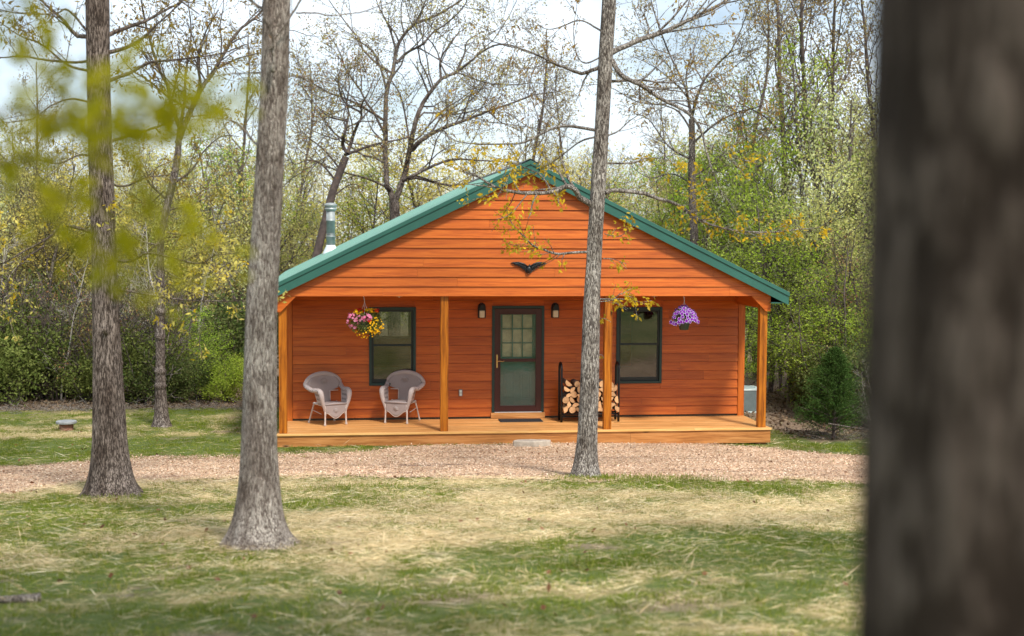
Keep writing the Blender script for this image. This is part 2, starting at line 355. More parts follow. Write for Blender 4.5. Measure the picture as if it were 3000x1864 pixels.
# ground material (blend by vertex attribute, plus texture)
def _ground():
    m, nt, b = newmat('lawn_ground')
    at = N(nt, 'ShaderNodeAttribute', attribute_name='mixc'); sp = N(nt, 'ShaderNodeSeparateColor'); L(nt, at.outputs['Color'], sp.inputs[0])
    v = mapping(nt, (1, 1, 1)); f = noise(nt, v, 14, 6, .7); vs = mapping(nt, (7, 22, 7)); f2 = noise(nt, vs, 3, 5, .7)
    gr = ramp(nt, f, [(.3, (.055, .075, .02)), (.7, (.14, .17, .05))])
    st = ramp(nt, f2, [(.3, (.20, .15, .06)), (.5, (.34, .27, .12)), (.7, (.56, .45, .25))])
    so = ramp(nt, f, [(.3, (.13, .09, .06)), (.7, (.30, .22, .16))])
    c = mixc(nt, sp.outputs[0], gr, st); c = mixc(nt, sp.outputs[1], c, so)
    L(nt, c, b.inputs['Base Color']); b.inputs['Roughness'].default_value = .95; b.inputs['Specular IOR Level'].default_value = .1
    bump(nt, b, f, .6, .03); return m
M['ground'] = _ground()
def _gravel():
    m, nt, b = newmat('gravel_surface')
    v = mapping(nt, (1, 1, 1)); vo = N(nt, 'ShaderNodeTexVoronoi'); vo.inputs['Scale'].default_value = 34; L(nt, v, vo.inputs['Vector'])
    sp = N(nt, 'ShaderNodeSeparateColor'); L(nt, vo.outputs['Color'], sp.inputs[0])
    c = ramp(nt, sp.outputs[0], [(.0, (.19, .12, .075)), (.3, (.43, .28, .17)), (.65, (.60, .41, .26)), (1, (.76, .60, .44))])
    big = ramp(nt, noise(nt, mapping(nt, (.3, 1.5, 1)), 1.1, 6, .7), [(.36, (.58, .54, .54)), (.5, (.95, .92, .9)), (.65, (1.1, 1.1, 1.1))])
    c = mixc(nt, 1., c, big, 'MULTIPLY')
    L(nt, c, b.inputs['Base Color']); b.inputs['Roughness'].default_value = .9; b.inputs['Specular IOR Level'].default_value = .2
    bump(nt, b, vo.outputs['Distance'], .8, .02); return m
M['gravel'] = _gravel()

# ------------------------------------------------------------------ sky, sun, camera
SUN_EL, SUN_AZ = R(52), R(22)       # azimuth measured from -Y (behind the camera) towards +X
sd = Vector((math.sin(SUN_AZ) * math.cos(SUN_EL), -math.cos(SUN_AZ) * math.cos(SUN_EL), math.sin(SUN_EL)))
sun = bpy.data.lights.new('sun', 'SUN'); sun.energy = 4.4; sun.angle = R(9.0); sun.color = (1, .95, .87)
so = bpy.data.objects.new('sun', sun); COL.objects.link(so); so.rotation_euler = (-sd).to_track_quat('-Z', 'Y').to_euler()
w = bpy.data.worlds.new('World'); S.world = w; w.use_nodes = True; nt = w.node_tree; bg = nt.nodes['Background']
sk = nt.nodes.new('ShaderNodeTexSky'); sk.sky_type = 'NISHITA'; sk.sun_disc = False; sk.sun_elevation = SUN_EL
sk.sun_rotation = math.pi - SUN_AZ; sk.air_density = 1.; sk.dust_density = 1.2; sk.ozone_density = 1.2
tc = nt.nodes.new('ShaderNodeTexCoord'); mp = nt.nodes.new('ShaderNodeMapping'); mp.inputs['Scale'].default_value = (1.2, 1.2, 3.4)
L(nt, tc.outputs['Generated'], mp.inputs['Vector'])
cf = noise(nt, mp.outputs[0], 2.6, 7, .58, .3)
cl = ramp(nt, cf, [(.36, (.22,) * 3), (.60, (1, 1, 1))])
skc = mixc(nt, cl, sk.outputs[0], (8.7, 9.8, 10.8))
L(nt, skc, bg.inputs[0]); bg.inputs[1].default_value = .125

cam = bpy.data.cameras.new('camera'); co = bpy.data.objects.new('camera', cam); COL.objects.link(co)
cam.sensor_width = 36; cam.sensor_fit = 'HORIZONTAL'; cam.lens = F / 3000 * 36; cam.clip_start = .05; cam.clip_end = 2000
Mx = Matrix([[rt[0], up[0], -fw[0], CAM[0]], [rt[1], up[1], -fw[1], CAM[1]], [rt[2], up[2], -fw[2], CAM[2]], [0, 0, 0, 1]])
co.matrix_world = Mx
cam.dof.use_dof = True; cam.dof.focus_distance = 25.5; cam.dof.aperture_fstop = 1.5
S.camera = co
S.view_settings.view_transform = 'Standard'; S.view_settings.look = 'None'; S.view_settings.exposure = 0.13; S.view_settings.gamma = 1
S.cycles.use_denoising = True
S.cycles.max_bounces = 7; S.cycles.diffuse_bounces = 3; S.cycles.transparent_max_bounces = 12

# ------------------------------------------------------------------ terrain
def axis(a, b, fine, lo, hi, n):
    mid = np.arange(a, b, fine); k = np.linspace(0, 1, n)[1:] ** 2.2
    return np.concatenate([(a - k * (a - lo))[::-1], mid, b + k * (hi - b)])
gx = axis(-9, 13, .12, -400, 400, 36); gy = axis(-19, 9, .12, -400, 500, 40)
XX, YY = np.meshgrid(gx, gy)
ZZ = G(XX, YY); V = np.stack([XX, YY, ZZ], -1).reshape(-1, 3)
nx, ny = len(gx), len(gy)
i = (np.arange(ny - 1)[:, None] * nx + np.arange(nx - 1)[None]).ravel()
Q = np.stack([i, i + 1, i + nx + 1, i + nx], -1)
st = straw(XX, YY)
rd = np.clip(1 - np.abs(road(XX, YY)) / .5, 0, 1) + 0.
forest = np.clip((YY - 5.6 - (XX > 8) * -4.2) / .6, 0, 1)
soil = np.clip(rd * .8 + forest, 0, 1)
soil = np.maximum(soil, np.exp(-(((XX + .8) / .5) ** 2 + ((YY + 12.2) / .4) ** 2)) * .9)
soil = np.maximum(soil, np.clip((fbm(XX * 1.3, YY * 1.8, 77) - .66) * 6, 0, .8))
AT = np.stack([st, soil, soil * 0, soil * 0 + 1], -1).reshape(-1, 4)
tag(link('ground', np_mesh('ground', V, Q, M['ground'], True, AT)), kind='structure')

# gravel drive: a sheet just above the ground
c = .09; ux = np.arange(-16, 16, c); uy = np.arange(-14, 1.2, c)
UX, UY = np.meshgrid(ux, uy); n1 = len(ux)
cxm, cym = UX[:-1, :-1] + c / 2, UY[:-1, :-1] + c / 2
inside = (road(cxm, cym) > 0).ravel()
i = (np.arange(len(uy) - 1)[:, None] * n1 + np.arange(n1 - 1)[None]).ravel()[inside]
Q = np.stack([i, i + 1, i + n1 + 1, i + n1], -1)
VV = np.stack([UX, UY, G(UX, UY) + .012], -1).reshape(-1, 3); us = np.unique(Q); re = np.zeros(len(VV), int); re[us] = np.arange(len(us))
tag(link('gravel_drive', np_mesh('gravel_drive', VV[us], re[Q], M['gravel'], True)), kind='structure')

def scatter(rng, n, x0, x1, y0, y1):
    X = rng.uniform(x0, x1, n); Y = rng.uniform(y0, y1, n)
    # keep what the photograph's view (and a step to its side) could see
    d = Y + 25; a = (X) / d
    ok = (a > -.30) & (a < .50); return X[ok], Y[ok]
def unit(v): return v / (np.linalg.norm(v, axis=-1, keepdims=True) + 1e-9)
def diamonds(P, D, Sd, ln, wd):
    h = P + D * ln[:, None] * .45
    V = np.stack([P, h + Sd * wd[:, None] / 2, P + D * ln[:, None], h - Sd * wd[:, None] / 2], 1).reshape(-1, 3)
    return V, np.arange(len(V)).reshape(-1, 4)
rng = np.random.default_rng(5)
# stones on the drive
X, Y = scatter(rng, 150000, -9, 12, -10, .6); ok = road(X, Y) > -.06 - .25 * rng.random(len(X)) ** 3; X, Y = X[ok], Y[ok]
n = len(X); P = np.stack([X, Y, G(X, Y) + .016 + rng.uniform(0, .012, n)], -1)
D = unit(np.stack([rng.normal(0, 1, n), rng.normal(0, 1, n), rng.normal(0, .3, n)], -1)); Sd = unit(np.cross(D, np.stack([rng.normal(0, .35, n), rng.normal(0, .35, n), np.ones(n)], -1)))
V, Q = diamonds(P, D, Sd, rng.uniform(.015, .042, n), rng.uniform(.012, .03, n))
tag(link('loose_stones', np_mesh('loose_stones', V, Q, M['chip'])), 'pinkish tan loose stones scattered over the drive', 'gravel', kind='stuff')

# grass blades
def blades(rng, X, Y, h, w, lean):
    n = len(X); P = np.stack([X, Y, G(X, Y) - .004], -1)
    a = rng.uniform(0, 2 * math.pi, n); Sd = np.stack([np.cos(a), np.sin(a), a * 0], -1)
    D = unit(np.stack([rng.normal(0, lean, n), rng.normal(0, lean, n), np.ones(n)], -1))
    b = P + D * h[:, None] * .5; D2 = unit(D + np.stack([rng.normal(0, lean, n), rng.normal(0, lean, n), -.15 + 0 * a], -1))
    V = np.stack([P - Sd * w[:, None] / 2, P + Sd * w[:, None] / 2, b + Sd * w[:, None] * .35, b - Sd * w[:, None] * .35, b + D2 * h[:, None] * .5], 1)
    k = np.arange(n)[:, None] * 5
    return V.reshape(-1, 3), np.concatenate([k + [0, 1, 2, 3], k + [3, 2, 4, 4]], 0)
def tri_ok(Q): return Q
Xs = []; Ys = []
for (y0, y1, nn) in [(-19.5, -14, 520000), (-14, -9, 800000), (-9, -4, 600000), (-4, 6.2, 680000)]:
    X, Y = scatter(rng, nn, -9.5, 13.5, y0, y1)
    s_ = straw(X, Y); r_ = road(X, Y); fo = (Y > 5.9) | ((X > 8.9) & (Y > .2)) | ((X > -1.1) & (X < 8.1) & (Y > 0))
    tuft = fbm(X * 6, Y * 6, 41, 3)
    pr = (1 - s_ * .88) * np.clip((tuft - .30) * 3.2, .08, 1); pr = np.where(r_ > 0, .012 + .30 * np.clip(1 - r_ / .45, 0, 1) * (tuft > .52) + (.22 * ((X < 1.9) & (Y > -1.7) & (tuft > .46))), pr)
    pr = np.where((np.abs(r_) < .35) & (tuft > .5), pr + .15, pr)
    ok = (rng.random(len(X)) < pr) & ~fo; Xs.append(X[ok]); Ys.append(Y[ok])
X = np.concatenate(Xs); Y = np.concatenate(Ys); n = len(X)
tall = np.clip((fbm(X * 2.3, Y * 2.3, 51, 3) - .35) * 2.2, .25, 1.25)
h = rng.uniform(.03, .085, n) * tall * (1 + .25 * (Y > -4)) + .012
w = np.where(Y < -12, .0045, np.where(Y < -4, .0055, .0075)) * rng.uniform(.7, 1.4, n)
V, Q = blades(rng, X, Y, h, w, .42)
tag(link('grass', np_mesh('grass', V, Q, M['grass'])), 'short green spring grass over the lawn', 'grass', kind='stuff')
print('grass blades', n)
# tall tufts round trunks
Xt = []; Yt = []
for cx, cy, rr, k in [(3.54, -5.85, .42, 900), (4.3, -6.2, .9, 1500), (-2.93, -7.5, .5, 500), (.3, -6.6, .7, 700), (-.2, -8.6, .7, 600), (5.5, -7.6, 1.3, 1200), (2.0, -14.0, .5, 300)]:
    Xt.append(rng.normal(cx, rr * .6, k)); Yt.append(rng.normal(cy, rr * .35, k))
X = np.concatenate(Xt); Y = np.concatenate(Yt); n = len(X)
V, Q = blades(rng, X, Y, rng.uniform(.07, .19, n), rng.uniform(.005, .009, n), .35)
tag(link('tall_grass', np_mesh('tall_grass', V, Q, M['grass'])), 'taller green grass tufts round the oak trunks and drive edge', 'grass', kind='stuff')
# scattered longer blades in loose tufts
X, Y = scatter(rng, 26000, -9.5, 13.5, -19, 4); tf = fbm(X * 2.2, Y * 2.2, 61, 4); ok = (rng.random(len(X)) < np.clip((tf - .5) * 7, .03, 1)) & (road(X, Y) < -.05) & (straw(X, Y) < .85) & ~((X > -1.1) & (X < 8.1) & (Y > -.1)) & ~((X > 8.9) & (Y > .2)); X, Y = X[ok], Y[ok]
X = np.repeat(X, 5) + rng.normal(0, .022, len(X) * 5); Y = np.repeat(Y, 5) + rng.normal(0, .022, len(Y) * 5); n = len(X)
V, Q = blades(rng, X, Y, rng.uniform(.06, .15, n), rng.uniform(.005, .009, n), .4)
tag(link('grass_tufts', np_mesh('grass_tufts', V, Q, M['grass'])), 'loose longer green blades standing in tufts over the lawn', 'grass', kind='stuff')
X, Y = scatter(rng, 30000, -9.5, 13.5, -19, 3); ok = (rng.random(len(X)) < .15 + .85 * straw(X, Y)) & (road(X, Y) < -.1) & ~((X > -1.1) & (X < 8.1) & (Y > -.1)) & ~((X > 8.9) & (Y > .2)); X, Y = X[ok], Y[ok]; n = len(X)
P = np.stack([X, Y, G(X, Y) + rng.uniform(.03, .07, n)], -1); a = rng.normal(.1, .6, n); D = unit(np.stack([np.cos(a) * rng.choice([-1, 1], n), np.sin(a), rng.normal(0, .2, n)], -1)); Sd = unit(np.cross(D, np.stack([rng.normal(0, .4, n), rng.normal(0, .4, n), np.ones(n)], -1)))
V, Q = diamonds(P, D, Sd, rng.uniform(.14, .34, n), rng.uniform(.004, .008, n))
tag(link('long_straw', np_mesh('long_straw', V, Q, M['straw'])), 'long pale straw stalks lying on top of the lawn', 'straw', kind='stuff')
# straw
Xs = []; Ys = []
for (y0, y1, nn) in [(-19.5, -14, 190000), (-14, -9, 320000), (-9, -4, 240000), (-4, 4.6, 120000)]:
    X, Y = scatter(rng, nn, -9.5, 13.5, y0, y1)
    s_ = straw(X, Y); r_ = road(X, Y); pr = np.where(r_ > .1, .0, .10 + .9 * s_)
    ok = (rng.random(len(X)) < pr) & ~(((X > 8.9) & (Y > .2)) | ((X > -1.1) & (X < 8.1) & (Y > 0))); Xs.append(X[ok]); Ys.append(Y[ok])
X = np.concatenate(Xs); Y = np.concatenate(Ys); n = len(X)
P = np.stack([X, Y, G(X, Y) + rng.uniform(.004, .05, n)], -1)
a = rng.normal(.15, .75, n); D = unit(np.stack([np.cos(a) * rng.choice([-1, 1], n), np.sin(a), rng.normal(0, .16, n)], -1))
Sd = unit(np.cross(D, np.stack([rng.normal(0, .4, n), rng.normal(0, .4, n), np.ones(n)], -1)))
V, Q = diamonds(P, D, Sd, rng.uniform(.05, .17, n), rng.uniform(.0022, .005, n))
tag(link('straw', np_mesh('straw', V, Q, M['straw'])), 'dry golden straw strewn over the lawn', 'straw', kind='stuff')
# fallen leaves
X, Y = scatter(rng, 900, -9, 12, -18, 3); s_ = rng.random(len(X)) < .55; X, Y = X[s_], Y[s_]; ok = ~((X > -1.1) & (X < 8.1) & (Y > -.1)); X, Y = X[ok], Y[ok]; n = len(X)
P = np.stack([X, Y, G(X, Y) + .03], -1); D = unit(rng.normal(0, 1, (n, 3)) * [1, 1, .4]); Sd = unit(np.cross(D, rng.normal(0, 1, (n, 3)) * [.5, .5, 1]))
V, Q = diamonds(P, D, Sd, rng.uniform(.04, .09, n), rng.uniform(.03, .055, n))
tag(link('fallen_leaves', np_mesh('fallen_leaves', V, Q, M['fallen'])), 'reddish brown dead leaves scattered over lawn and drive', 'leaves', kind='stuff')

# ------------------------------------------------------------------ cabin
XL, XR, YW, YB = -1.05, 8.05, 1.75, 12.0        # body of the house (behind the porch)
DZ = .35; XM, RZ, SL = 3.43, 5.34, .49           # deck height, ridge x, ridge height, slope
OX, OY = 3.43, 6.
org = (OX, OY, 0)
cabin = thing('cabin', 'orange cedar sided cabin with green metal gable roof and open front porch', 'house', org)
rs = np.random.default_rng(8)
def roofz(x): return RZ - SL * abs(x - XM)
def row_board(mb, x0b, x1b, x0t, x1t, z0, z1, yb, yt, yr):
    """one clapboard, proud at its lower edge"""
    vs = [(x0b, yb, z0), (x1b, yb, z0), (x1t, yt, z1), (x0t, yt, z1), (x0b, yr, z0), (x1b, yr, z0), (x1t, yr, z1), (x0t, yr, z1)]
    mb.add(vs, [(0, 1, 2, 3), (5, 4, 7, 6), (4, 5, 1, 0), (3, 2, 6, 7), (4, 0, 3, 7), (1, 5, 6, 2)])
def split(x0, x1, off):
    xs = [x0]; x = x0 + off
    while x < x1 - .5: xs.append(x); x += rs.uniform(2.4, 3.7)
    xs.append(x1); return list(zip(xs[:-1], xs[1:]))
ROW = .177
# gable wall over the porch
mb = MB(org)
z = 2.86; k = 0
while z < 5.22:
    z1 = min(z + ROW, 5.24); h0 = (RZ - .13 - z) / SL; h1 = (RZ - .13 - z1) / SL
    if h1 < .06: break
    a, b = XM - min(h0, 4.60), XM + min(h0, 4.60); at_, bt = XM - min(h1, 4.60), XM + min(h1, 4.60)
    segs = split(a, b, rs.uniform(1.2, 3.4))
    for j, (p, q) in enumerate(segs):
        row_board(mb, p + (.001 if j else 0), q - (.0015 if j < len(segs) - 1 else 0), at_ if j == 0 else p + .001, bt if j == len(segs) - 1 else q - .0015, z, z1 - .005, -.030, -.007, .015)
    z = z1; k += 1
mb.build('gable_siding', M['siding'], cabin)
mb = MB(org); mb.prism([(XM - 4.6, 2.865), (XM + 4.6, 2.865), (XM + 4.6, 2.93), (XM, RZ - .15), (XM - 4.6, 2.93)], .016, .10); mb.build('gable_wall', M['room'], cabin)
# brackets at both ends of the gable
for s in (-1, 1):
    mb = MB(org); X = lambda v: XM + s * v
    poly = [(X(4.62), 2.855), (X(4.62), 2.57), (X(4.53), 2.57), (X(4.25), 2.855)]
    mb.prism(poly if s < 0 else poly[::-1], -.024, .016); mb.build('corner_bracket', M['siding'], cabin)
mb = MB(org); mb.box(XM - 4.45, XM + 4.45, .02, .17, 2.875, 3.02); mb.build('porch_beam', M['trimwood'], cabin)
for s in (-1, 1):
    mb = MB(org); x = XM + s * 4.535; mb.box(x - .07, x + .07, .18, YW - .01, 2.62, 2.86); mb.build('side_beam', M['beamwood'], cabin)
mb = MB(org); mb.box(XM - 4.44, XM + 4.44, .18, YW - .03, 2.935, 2.96)
mb.build('porch_ceiling', M['siding'], cabin)
# porch wall
openings = [(2.96, 3.97, .35, 2.57), (.55, 1.42, 1.04, 2.545), (5.46, 6.355, 1.04, 2.54)]
mb = MB(org); z = DZ + .04; k = 0
while z < 2.93:
    z1 = min(z + ROW, 2.93)
    if z1 - z < .03: break
    segs = split(XL + .10, XR - .10, rs.uniform(.8, 3.4))
    for (p, q) in segs:
        iv = [(p, q)]
        for (a, b, c0, c1) in openings:
            if z1 > c0 + .02 and z < c1 - .02:
                if c0 > z + .03 or c1 < z1 - .03:      # partly: keep a strip
                    pa, pb = max(p, a), min(q, b)
                    if pb > pa: row_board(mb, pa, pb, pa, pb, (z if c0 > z + .03 else c1), (c0 if c0 > z + .03 else z1), YW - .022, YW - .009, YW + .01)
                iv = [w_ for (u0, u1) in iv for w_ in ((u0, min(u1, a)), (max(u0, b), u1)) if w_[1] - w_[0] > .01]
        for (u0, u1) in iv: row_board(mb, u0 + .001, u1 - .001, u0 + .001, u1 - .001, z, z1 - .006, YW - .030, YW - .006, YW + .012)
    z = z1
mb.build('porch_siding', M['siding'], cabin)
# wall core with openings
def wall_core(mb, x0, x1, z0, z1, ya, yb, ops):
    xs = sorted({x0, x1} | {v for o in ops for v in o[:2]})
    for a, b in zip(xs[:-1], xs[1:]):
        op = [o for o in ops if o[0] <= a + 1e-6 and o[1] >= b - 1e-6]
        if not op: mb.box(a, b, ya, yb, z0, z1)
        else:
            o = op[0]
            if o[2] > z0: mb.box(a, b, ya, yb, z0, o[2])
            if o[3] < z1: mb.box(a, b, ya, yb, o[3], z1)
mb = MB(org); wall_core(mb, XL + .1, XR - .1, .1, 2.93, YW + .013, YW + .13, openings)
mb.build('inner_wall', M['room'], cabin)
mb = MB(org); wall_core(mb, XL, XR, .1, 2.93, YB - .12, YB, [(.95, 1.85, 1.15, 2.1)])
mb.prism([(XL, 2.93), (XR, 2.93), (XM, RZ - .2)], YB - .1, YB); mb.build('back_wall', M['siding'], cabin)
for s, x in ((-1, XL), (1, XR)):
    mb = MB(org); z = .16
    while z < 2.9:
        z1 = min(z + ROW, 2.92); xo, xi, xt = (x - .022, x + .01, x - .009) if s < 0 else (x + .022, x - .01, x + .009)
        for (p, q) in split(YW + .1, YB - .1, rs.uniform(1, 3)):
            vs = [(xo, p, z), (xo, q, z), (xt, q, z1 + .002), (xt, p, z1 + .002), (xi, p, z), (xi, q, z), (xi, q, z1 + .002), (xi, p, z1 + .002)]
            fs = [(0, 1, 2, 3), (5, 4, 7, 6), (4, 5, 1, 0), (3, 2, 6, 7), (4, 0, 3, 7), (1, 5, 6, 2)]
            mb.add(vs, fs)
        z = z1
    mb.build('side_siding', M['siding_side'], cabin)
    mb = MB(org); a, b = (x + .011, x + .12) if s < 0 else (x - .12, x - .011)
    mb.box(a, b, YW + .13, YB - .12, .1, 2.93); mb.build('side_wall', M['room'], cabin)
    mb = MB(org); a, b = (x - .035, x + .095) if s < 0 else (x - .095, x + .035)
    mb.box(a, b, YW - .035, YW + .06, DZ, 2.925); mb.build('corner_board', M['trimwood'], cabin)
mb = MB(org); mb.box(XL + .13, XR - .13, YW + .131, YB - .13, .20, .36); mb.build('interior_floor', M['room'], cabin)
mb = MB(org); mb.box(XL + .01, XR - .01, YW + .01, YB - .01, 2.94, 2.98); mb.build('interior_ceiling', M['room'], cabin)
mb = MB(org); mb.box(XL + .05, XR - .05, YW + .1, YB - .05, -.4, .10); mb.build('foundation', M['stone'], cabin)
# back window
mb = MB(org); mb.frame(.95, 1.85, 1.15, 2.1, .06, YB - .13, YB + .01); bw = mb.build('window', M['cream'], cabin)
mb = MB(org); mb.box(1.01, 1.79, YB - .06, YB - .055, 1.21, 2.04); mb.build('glass_pane', M['glass'], bw)

# roof: one slab per slope with standing ribs, ridge cap, fascias
YF, YR = -.13, YB + .25
ex = 4.93
roof = thing('roof', None, None); roof.parent = cabin; roof.location = (0, 0, 0)
mb = MB(org); th = .05
for s in (-1, 1):
    e = XM + s * ex
    P = [(XM, RZ), (e, RZ - SL * ex), (e, RZ - SL * ex - th), (XM, RZ - th)]
    mb.prism(P if s > 0 else P[::-1], YF + .0, YR)
    y = YF + .04
    while y < YR:
        P = [(XM + s * .08, RZ - SL * .08), (e, RZ - SL * ex), (e, RZ - SL * ex + .022), (XM + s * .08, RZ - SL * .08 + .022)]
        mb.prism(P if s < 0 else P[::-1], y, y + .022); y += .228
COLroof = mb.build('roof_panels', M['roof'], cabin)
bpy.data.objects.remove(roof)
roof = COLroof
mb = MB(org); mb.prism([(XM - .16, RZ - .055), (XM, RZ + .03), (XM + .16, RZ - .055), (XM + .16, RZ - .04), (XM, RZ + .045), (XM - .16, RZ - .04)][::-1], YF - .01, YR + .01)
mb.build('ridge_cap', M['sash'], roof)
def rake(y0, y1, top, bot, mat, name, ext=ex):
    for s in (-1, 1):
        mb = MB(org); e = XM + s * ext; ze = RZ - SL * ext
        zc0 = lambda x, d: RZ - SL * abs(x - XM) - d
        P = [(XM, RZ - top), (e, ze - top), (e, ze - bot), (XM, RZ - bot)]
        mb.prism(P if s > 0 else P[::-1], y0, y1); mb.build(name, mat, cabin, .003)
rake(YF - .025, YF - .001, .066, .232, M['green'], 'fascia_board')
rake(YF - .045, YF + .02, -.012, .064, M['green'], 'rake_trim', ex + .01)
for s in (-1, 1):      # eave fascia, soffit
    mb = MB(org); e = XM + s * (ex - .03); mb.box(e - .012, e + .012, YF + .001, YR, RZ - SL * ex - .215, RZ - SL * ex - .052); mb.build('eave_fascia', M['green'], cabin)
    mb = MB(org); a, b = sorted((XM + s * 4.60, XM + s * (ex - .045))); mb.box(a, b, YF + .0, YR - .01, RZ - SL * ex - .2, RZ - SL * ex - .18); mb.build('soffit', M['green'], cabin)
    mb = MB(org); P = [(XM + s * .02, RZ - .19), (XM + s * 4.6, RZ - SL * 4.58 - .19), (XM + s * 4.6, RZ - SL * 4.58 - .215), (XM + s * .02, RZ - .215)]
    mb.prism(P if s > 0 else P[::-1], YF + .0, -.024); mb.build('rake_soffit', M['sash'], cabin)

# deck
DX0, DX1 = -1.17, 8.09
mb = MB(org); y = .0; k = 0
while y < YW - .04:
    y1 = min(y + .142, YW - .024)
    for (p, q) in split(DX0, DX1, rs.uniform(.8, 3.6)): mb.box(p + .001, q - .001, y + .0025, y1 - .0025, DZ - .03, DZ + rs.uniform(-.0015, .0015))
    y = y1; k += 1
mb.build('deck_boards', M['deck'], cabin)
mb = MB(org)
for (p, q) in split(DX0 - .015, DX1 + .015, 4.6): mb.box(p + .001, q - .001, -.05, -.001, DZ - .036, DZ + .002)
mb.build('deck_edge', M['lip'], cabin, .004)
mb = MB(org)
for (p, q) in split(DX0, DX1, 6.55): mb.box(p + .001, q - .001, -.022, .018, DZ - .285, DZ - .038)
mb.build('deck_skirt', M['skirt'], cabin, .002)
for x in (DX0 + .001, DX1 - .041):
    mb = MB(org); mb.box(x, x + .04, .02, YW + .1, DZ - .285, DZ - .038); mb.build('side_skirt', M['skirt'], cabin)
for x in (-.9, 1.9, 4.9, 7.93):
    mb = MB(org); mb.box(x - .09, x + .09, .05, .23, -.25, DZ - .04); mb.build('deck_footing', M['skirt'], cabin)
for x0 in (-1.137, 1.805, 4.877, 7.868):
    mb = MB(org); mb.box(x0, x0 + .145, .04, .185, DZ + .003, 2.874); mb.build('porch_post', M['post'], cabin, .006)

# door
mb = MB(org); mb.frame(2.945, 3.985, .47, 2.585, .05, YW - .045, YW + .13, wb=.0); mb.v = mb.v[:24]; mb.f = mb.f[:18]; mb.m = mb.m[:18]; mb.sm = mb.sm[:18]
mb.build('door_frame', M['dkgreen'], cabin, .003)
mb = MB(org); mb.box(2.925, 4.005, YW - .07, YW + .12, DZ + .004, .465); mb.build('door_sill', M['deck'], cabin, .004)
mb = MB(org); mb.box(3.0, 3.94, YW - .06, YW + .02, .467, .478); mb.build('threshold', M['white'], cabin)
mb = MB(org); x0, x1, z0, z1 = 2.997, 3.933, .482, 2.53
mb.frame(x0, x1, z0, z1, .115, YW - .04, YW + .0, wb=.12)
mb.box(x0 + .115, x1 - .115, YW - .038, YW - .002, 1.475, 1.535)
mb.frame(x0 + .095, x1 - .095, z0 + .10, z1 - .095, .02, YW - .05, YW - .04)
sd_ = mb.build('storm_door', M['maroon'], cabin, .003)
for (a, b) in ((.602, 1.475), (1.535, 2.415)):
    mb = MB(org); mb.box(x0 + .115, x1 - .115, YW - .022, YW - .018, a, b); mb.build('glass_pane', M['doorglass'], sd_)
mb = MB(org); mb.box(3.03, 3.058, YW - .052, YW - .04, 1.36, 1.62)
mb.tube([(3.044, YW - .052, 1.49), (3.044, YW - .1, 1.49), (3.09, YW - .105, 1.497), (3.15, YW - .1, 1.485), (3.185, YW - .09, 1.50)], [.010, .010, .009, .008, .006], 8)
mb.build('door_handle', M['brass'], sd_, .004)
mb = MB(org); Yi = YW + .085        # inner door: solid with embossed panels and a nine light window
wx0, wx1, wz0, wz1 = 3.165, 3.765, 1.56, 2.40
mb.box(3.0, 3.93, Yi, Yi + .04, .48, wz0); mb.box(3.0, wx0, Yi, Yi + .04, wz0, 2.53); mb.box(wx1, 3.93, Yi, Yi + .04, wz0, 2.53); mb.box(wx0, wx1, Yi, Yi + .04, wz1, 2.53)
for a, b in ((3.19, 3.41), (3.52, 3.74)):
    mb.frame(a, b, .70, 1.27, .028, Yi - .012, Yi); mb.box(a + .05, b - .05, Yi - .009, Yi, .75, 1.22)
idr = mb.build('inner_door', M['teal'], cabin, .003)
mb = MB(org)
for i in (1, 2):
    x = wx0 + (wx1 - wx0) * i / 3; mb.box(x - .011, x + .011, Yi - .006, Yi + .02, wz0 + .001, wz1 - .001)
    zz = wz0 + (wz1 - wz0) * i / 3; 
    for j in range(3):
        a = wx0 + (wx1 - wx0) * j / 3 + (.011 if j else .001); b = wx0 + (wx1 - wx0) * (j + 1) / 3 - (.011 if j < 2 else .001)
        mb.box(a, b, Yi - .005, Yi + .019, zz - .011, zz + .011)
mb.build('window_grid', M['teal'], idr)
mb = MB(org); mb.box(wx0 - .02, wx1 + .02, Yi + .05, Yi + .055, wz0 - .02, wz1 + .02); mb.build('cream_sheet', M['cream'], idr)  # plain cream sheet behind the inner door's window grid

# windows
def window(x0, x1, z0, z1):
    mb = MB(org); mb.frame(x0, x1, z0, z1, .05, YW - .05, YW + .10); wf = mb.build('window', M['dkgreen'], cabin, .004)
    zm = z0 + (z1 - z0) * .515
    for nm, a, b, yo in (('upper_sash', zm - .02, z1 - .05, .015), ('lower_sash', z0 + .05, zm + .02, .04)):
        mb = MB(org); mb.frame(x0 + .05, x1 - .05, a, b, .042, YW - .035 + yo, YW - .005 + yo, wb=.042 if nm[0] == 'u' else .075); sh = mb.build(nm, M['sash'], wf, .003)
        mb = MB(org); mb.box(x0 + .092, x1 - .092, YW - .02 + yo, YW - .016 + yo, a + (.042 if nm[0] == 'u' else .075), b - .042); mb.build('glass_pane', M['glass'], sh)
window(.529, 1.442, 1.022, 2.563); window(5.442, 6.373, 1.022, 2.556)
# pale objects inside the left window
mb = MB(org); mb.box(.2, 2.2, 3.2, 3.7, .95, 1.0); mb.box(.25, .33, 3.25, 3.33, .36, .95); mb.box(2.07, 2.15, 3.25, 3.33, .36, .95); mb.box(.25, .33, 3.57, 3.65, .36, .95); mb.box(2.07, 2.15, 3.57, 3.65, .36, .95); mb.build('interior_table', M['room'], cabin)

